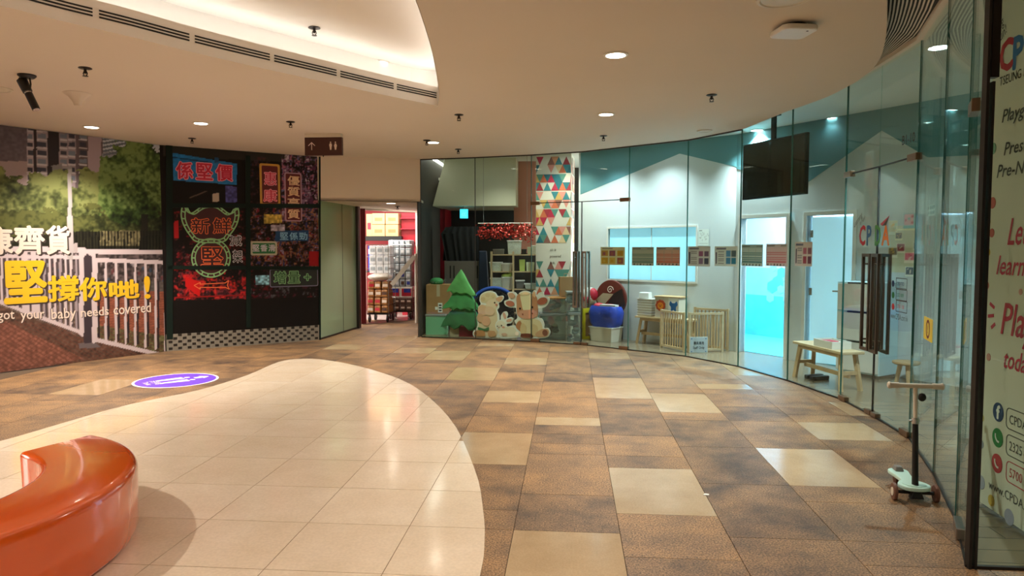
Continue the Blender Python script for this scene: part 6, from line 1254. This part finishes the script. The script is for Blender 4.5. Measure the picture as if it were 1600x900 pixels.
# roll cages
def cage(name, label, x0, x1, ytop, Y, d, label_w):
    a_, c_ = atY(x0, 450, Y).x, atY(x1, 450, Y).x; w = c_ - a_; H = atY(x0, ytop, Y).z; t = thing(name, label, 'trolley', (a_, Y, .006), 0)
    B().box(0, w, 0, d, .17, .20).obj('deck', 'dark_steel', t)
    for u in (.04, w - .04):
        for y in (.06, d - .06): o = B().cyl((u - .015, y, .075), (u + .015, y, .075), .075, n=18).obj('caster', 'black', t, smooth=True); B().box(u - .02, u + .02, y - .02, y + .02, .1, .17).obj('fork', 'steel', o)
    for sd, y in (('front', 0), ('back', d)):
        b = B()
        for k in range(6 if sd == 'back' else 2): u = w * k / (5 if sd == 'back' else 1); b.cyl((u, y, .2), (u, y, H), .008, n=6)
        if sd == 'back':
            for z in np.linspace(.5, H, 5): b.cyl((0, y, z), (w, y, z), .006, n=6)
        else: b.cyl((0, y, H), (w, y, H), .008, n=6)
        b.obj(sd + '_frame', 'steel', t)
    for u in (0, w):
        b = B()
        for z in np.linspace(.4, H, 6): b.cyl((u, 0, z), (u, d, z), .006, n=6)
        b.obj('side_frame', 'steel', t)
    return a_, w, H
Yg = E0.y + .35; a_, w, H = cage('roll_cage', 'steel roll cage loaded with brown food bags and white packs', 573, 607, 383, Yg, .6, 0)
rr = random.Random(8); k = 0
NB = ('first', 'second', 'third', 'fourth', 'fifth', 'sixth', 'seventh', 'eighth', 'ninth', 'tenth', 'eleventh', 'twelfth')
for r_ in range(4):
    for q in range(3):
        t = thing('food_bag', 'brown printed food bag in roll cage, row %s from bottom, %s from left' % (('one', 'two', 'three', 'four')[r_], NB[q]), 'bag', (a_ + w * (q + .5) / 3, Yg + .2, .21 + r_ * .172), rr.uniform(-.15, .15), 'brown bags in the roll cage')
        B().box(-w / 6 + .004, w / 6 - .004, -.17, .17, 0, .165, top=.9).obj('sack', 'pack_brown', t, bev=.025); B().box(-w / 9, w / 9, -.171, -.165, .05, .11).obj('print', rr.choice(('pack_dark', 'art_cream', 'c_red')), t)
o = B().ball((a_ + w * .5, Yg + .2, .98), (w * .56, .24, .085), 20, 10).obj('plastic_sheet', 'film_white', None, smooth=True); tag(o, 'crumpled white plastic sheet on top of the brown bags', 'plastic sheet')
for r_ in range(3):
    for q in range(3):
        t = thing('paper_pack', 'white paper pack in roll cage, row %s from bottom, %s from left' % (('one', 'two', 'three')[r_], NB[q]), 'pack', (a_ + w * (q + .5) / 3, Yg + .36, 1.06 + r_ * .2), 0, 'white packs in the roll cage')
        B().box(-w / 6 + .003, w / 6 - .003, -.15, .15, 0, .195).obj('wrap', 'pack_white', t, bev=.012); B().box(-w / 9, w / 9, -.152, -.15, .06, .14).obj('print', 'pack_silver', t)
Yh = E0.y + 1.0; a_, w, H = cage('roll_cage', 'steel roll cage loaded with silver tissue packs', 606, 644, 383, Yh, .6, 0)
for r_ in range(6):
    for q in range(4):
        t = thing('tissue_pack', 'silver tissue pack in second roll cage, row %s up, %s from left' % (('one', 'two', 'three', 'four', 'five', 'six')[r_], NB[q]), 'pack', (a_ + w * .94 * (q + .5) / 4, Yh + .25, .74 + r_ * .175), 0, 'silver packs in the second roll cage')
        B().box(-w / 9 + .002, w / 9 - .002, -.2, .2, 0, .17).obj('wrap', 'pack_silver', t, bev=.02); B().box(-w / 16, w / 16, -.202, -.2, .05, .12).obj('print', ('pack_blue', 'pack_white', 'pack_dark')[(r_ + q) % 3] if r_ < 2 else 'pack_white', t)
for q in range(2):
    t = thing('printed_carton', '%s carton with red and blue print on the second roll cage' % ('left', 'right')[q], 'carton', (a_ + w * (q + .5) / 2, Yh + .2, .50), 0, 'printed cartons'); B().box(-w / 4 + .003, w / 4 - .003, -.16, .16, 0, .235).obj('box', 'white_plastic', t, bev=.004); B().box(-w / 5, w / 5, -.162, -.16, .03, .2).obj('red_print', 'c_red', t); B().box(-w / 9, w / 6, -.164, -.162, .11, .2).obj('blue_print', 'pack_blue', t)
for r_ in range(2):
    for q in range(4):
        t = thing('bottle_pack', 'dark bottle pack under the printed cartons, row %s up, %s from left' % (('one', 'two')[r_], NB[q]), 'pack', (a_ + w * (q + .5) / 4, Yh + .12, .21 + r_ * .145), 0, 'bottle packs'); B().box(-w / 8 + .003, w / 8 - .003, -.16, .16, 0, .14).obj('wrap', 'pack_dark', t, bev=.012); B().box(-w / 14, w / 14, -.162, -.16, .05, .09).obj('print', 'art_cream', t)
# white gate arm leaning across the cage
p0 = atY(612, 445, Yg - .1); p1 = atY(648, 400, Yg + .0); t = thing('gate_arm', 'white barrier arm leaning across the trolleys', 'gate', (0, 0, 0)); B().beam(p0, p1, .05, .09).obj('arm', 'white_metal', t); B().cyl((p1.x + .02, p1.y + .02, .006), (p1.x + .02, p1.y + .02, p1.z + .05), .03, n=12).obj('post', 'white_metal', t)
p = fl(1103, 773); o = B().prism([(-.02, -.012), (.015, -.016), (.022, .006), (-.004, .014)], .0, .004, 'z').obj('paper_scrap', 'paper', None, loc=(p.x, p.y, 0)); tag(o, 'tiny white paper scrap lying on the tiles beside a beige slab', 'paper scrap')
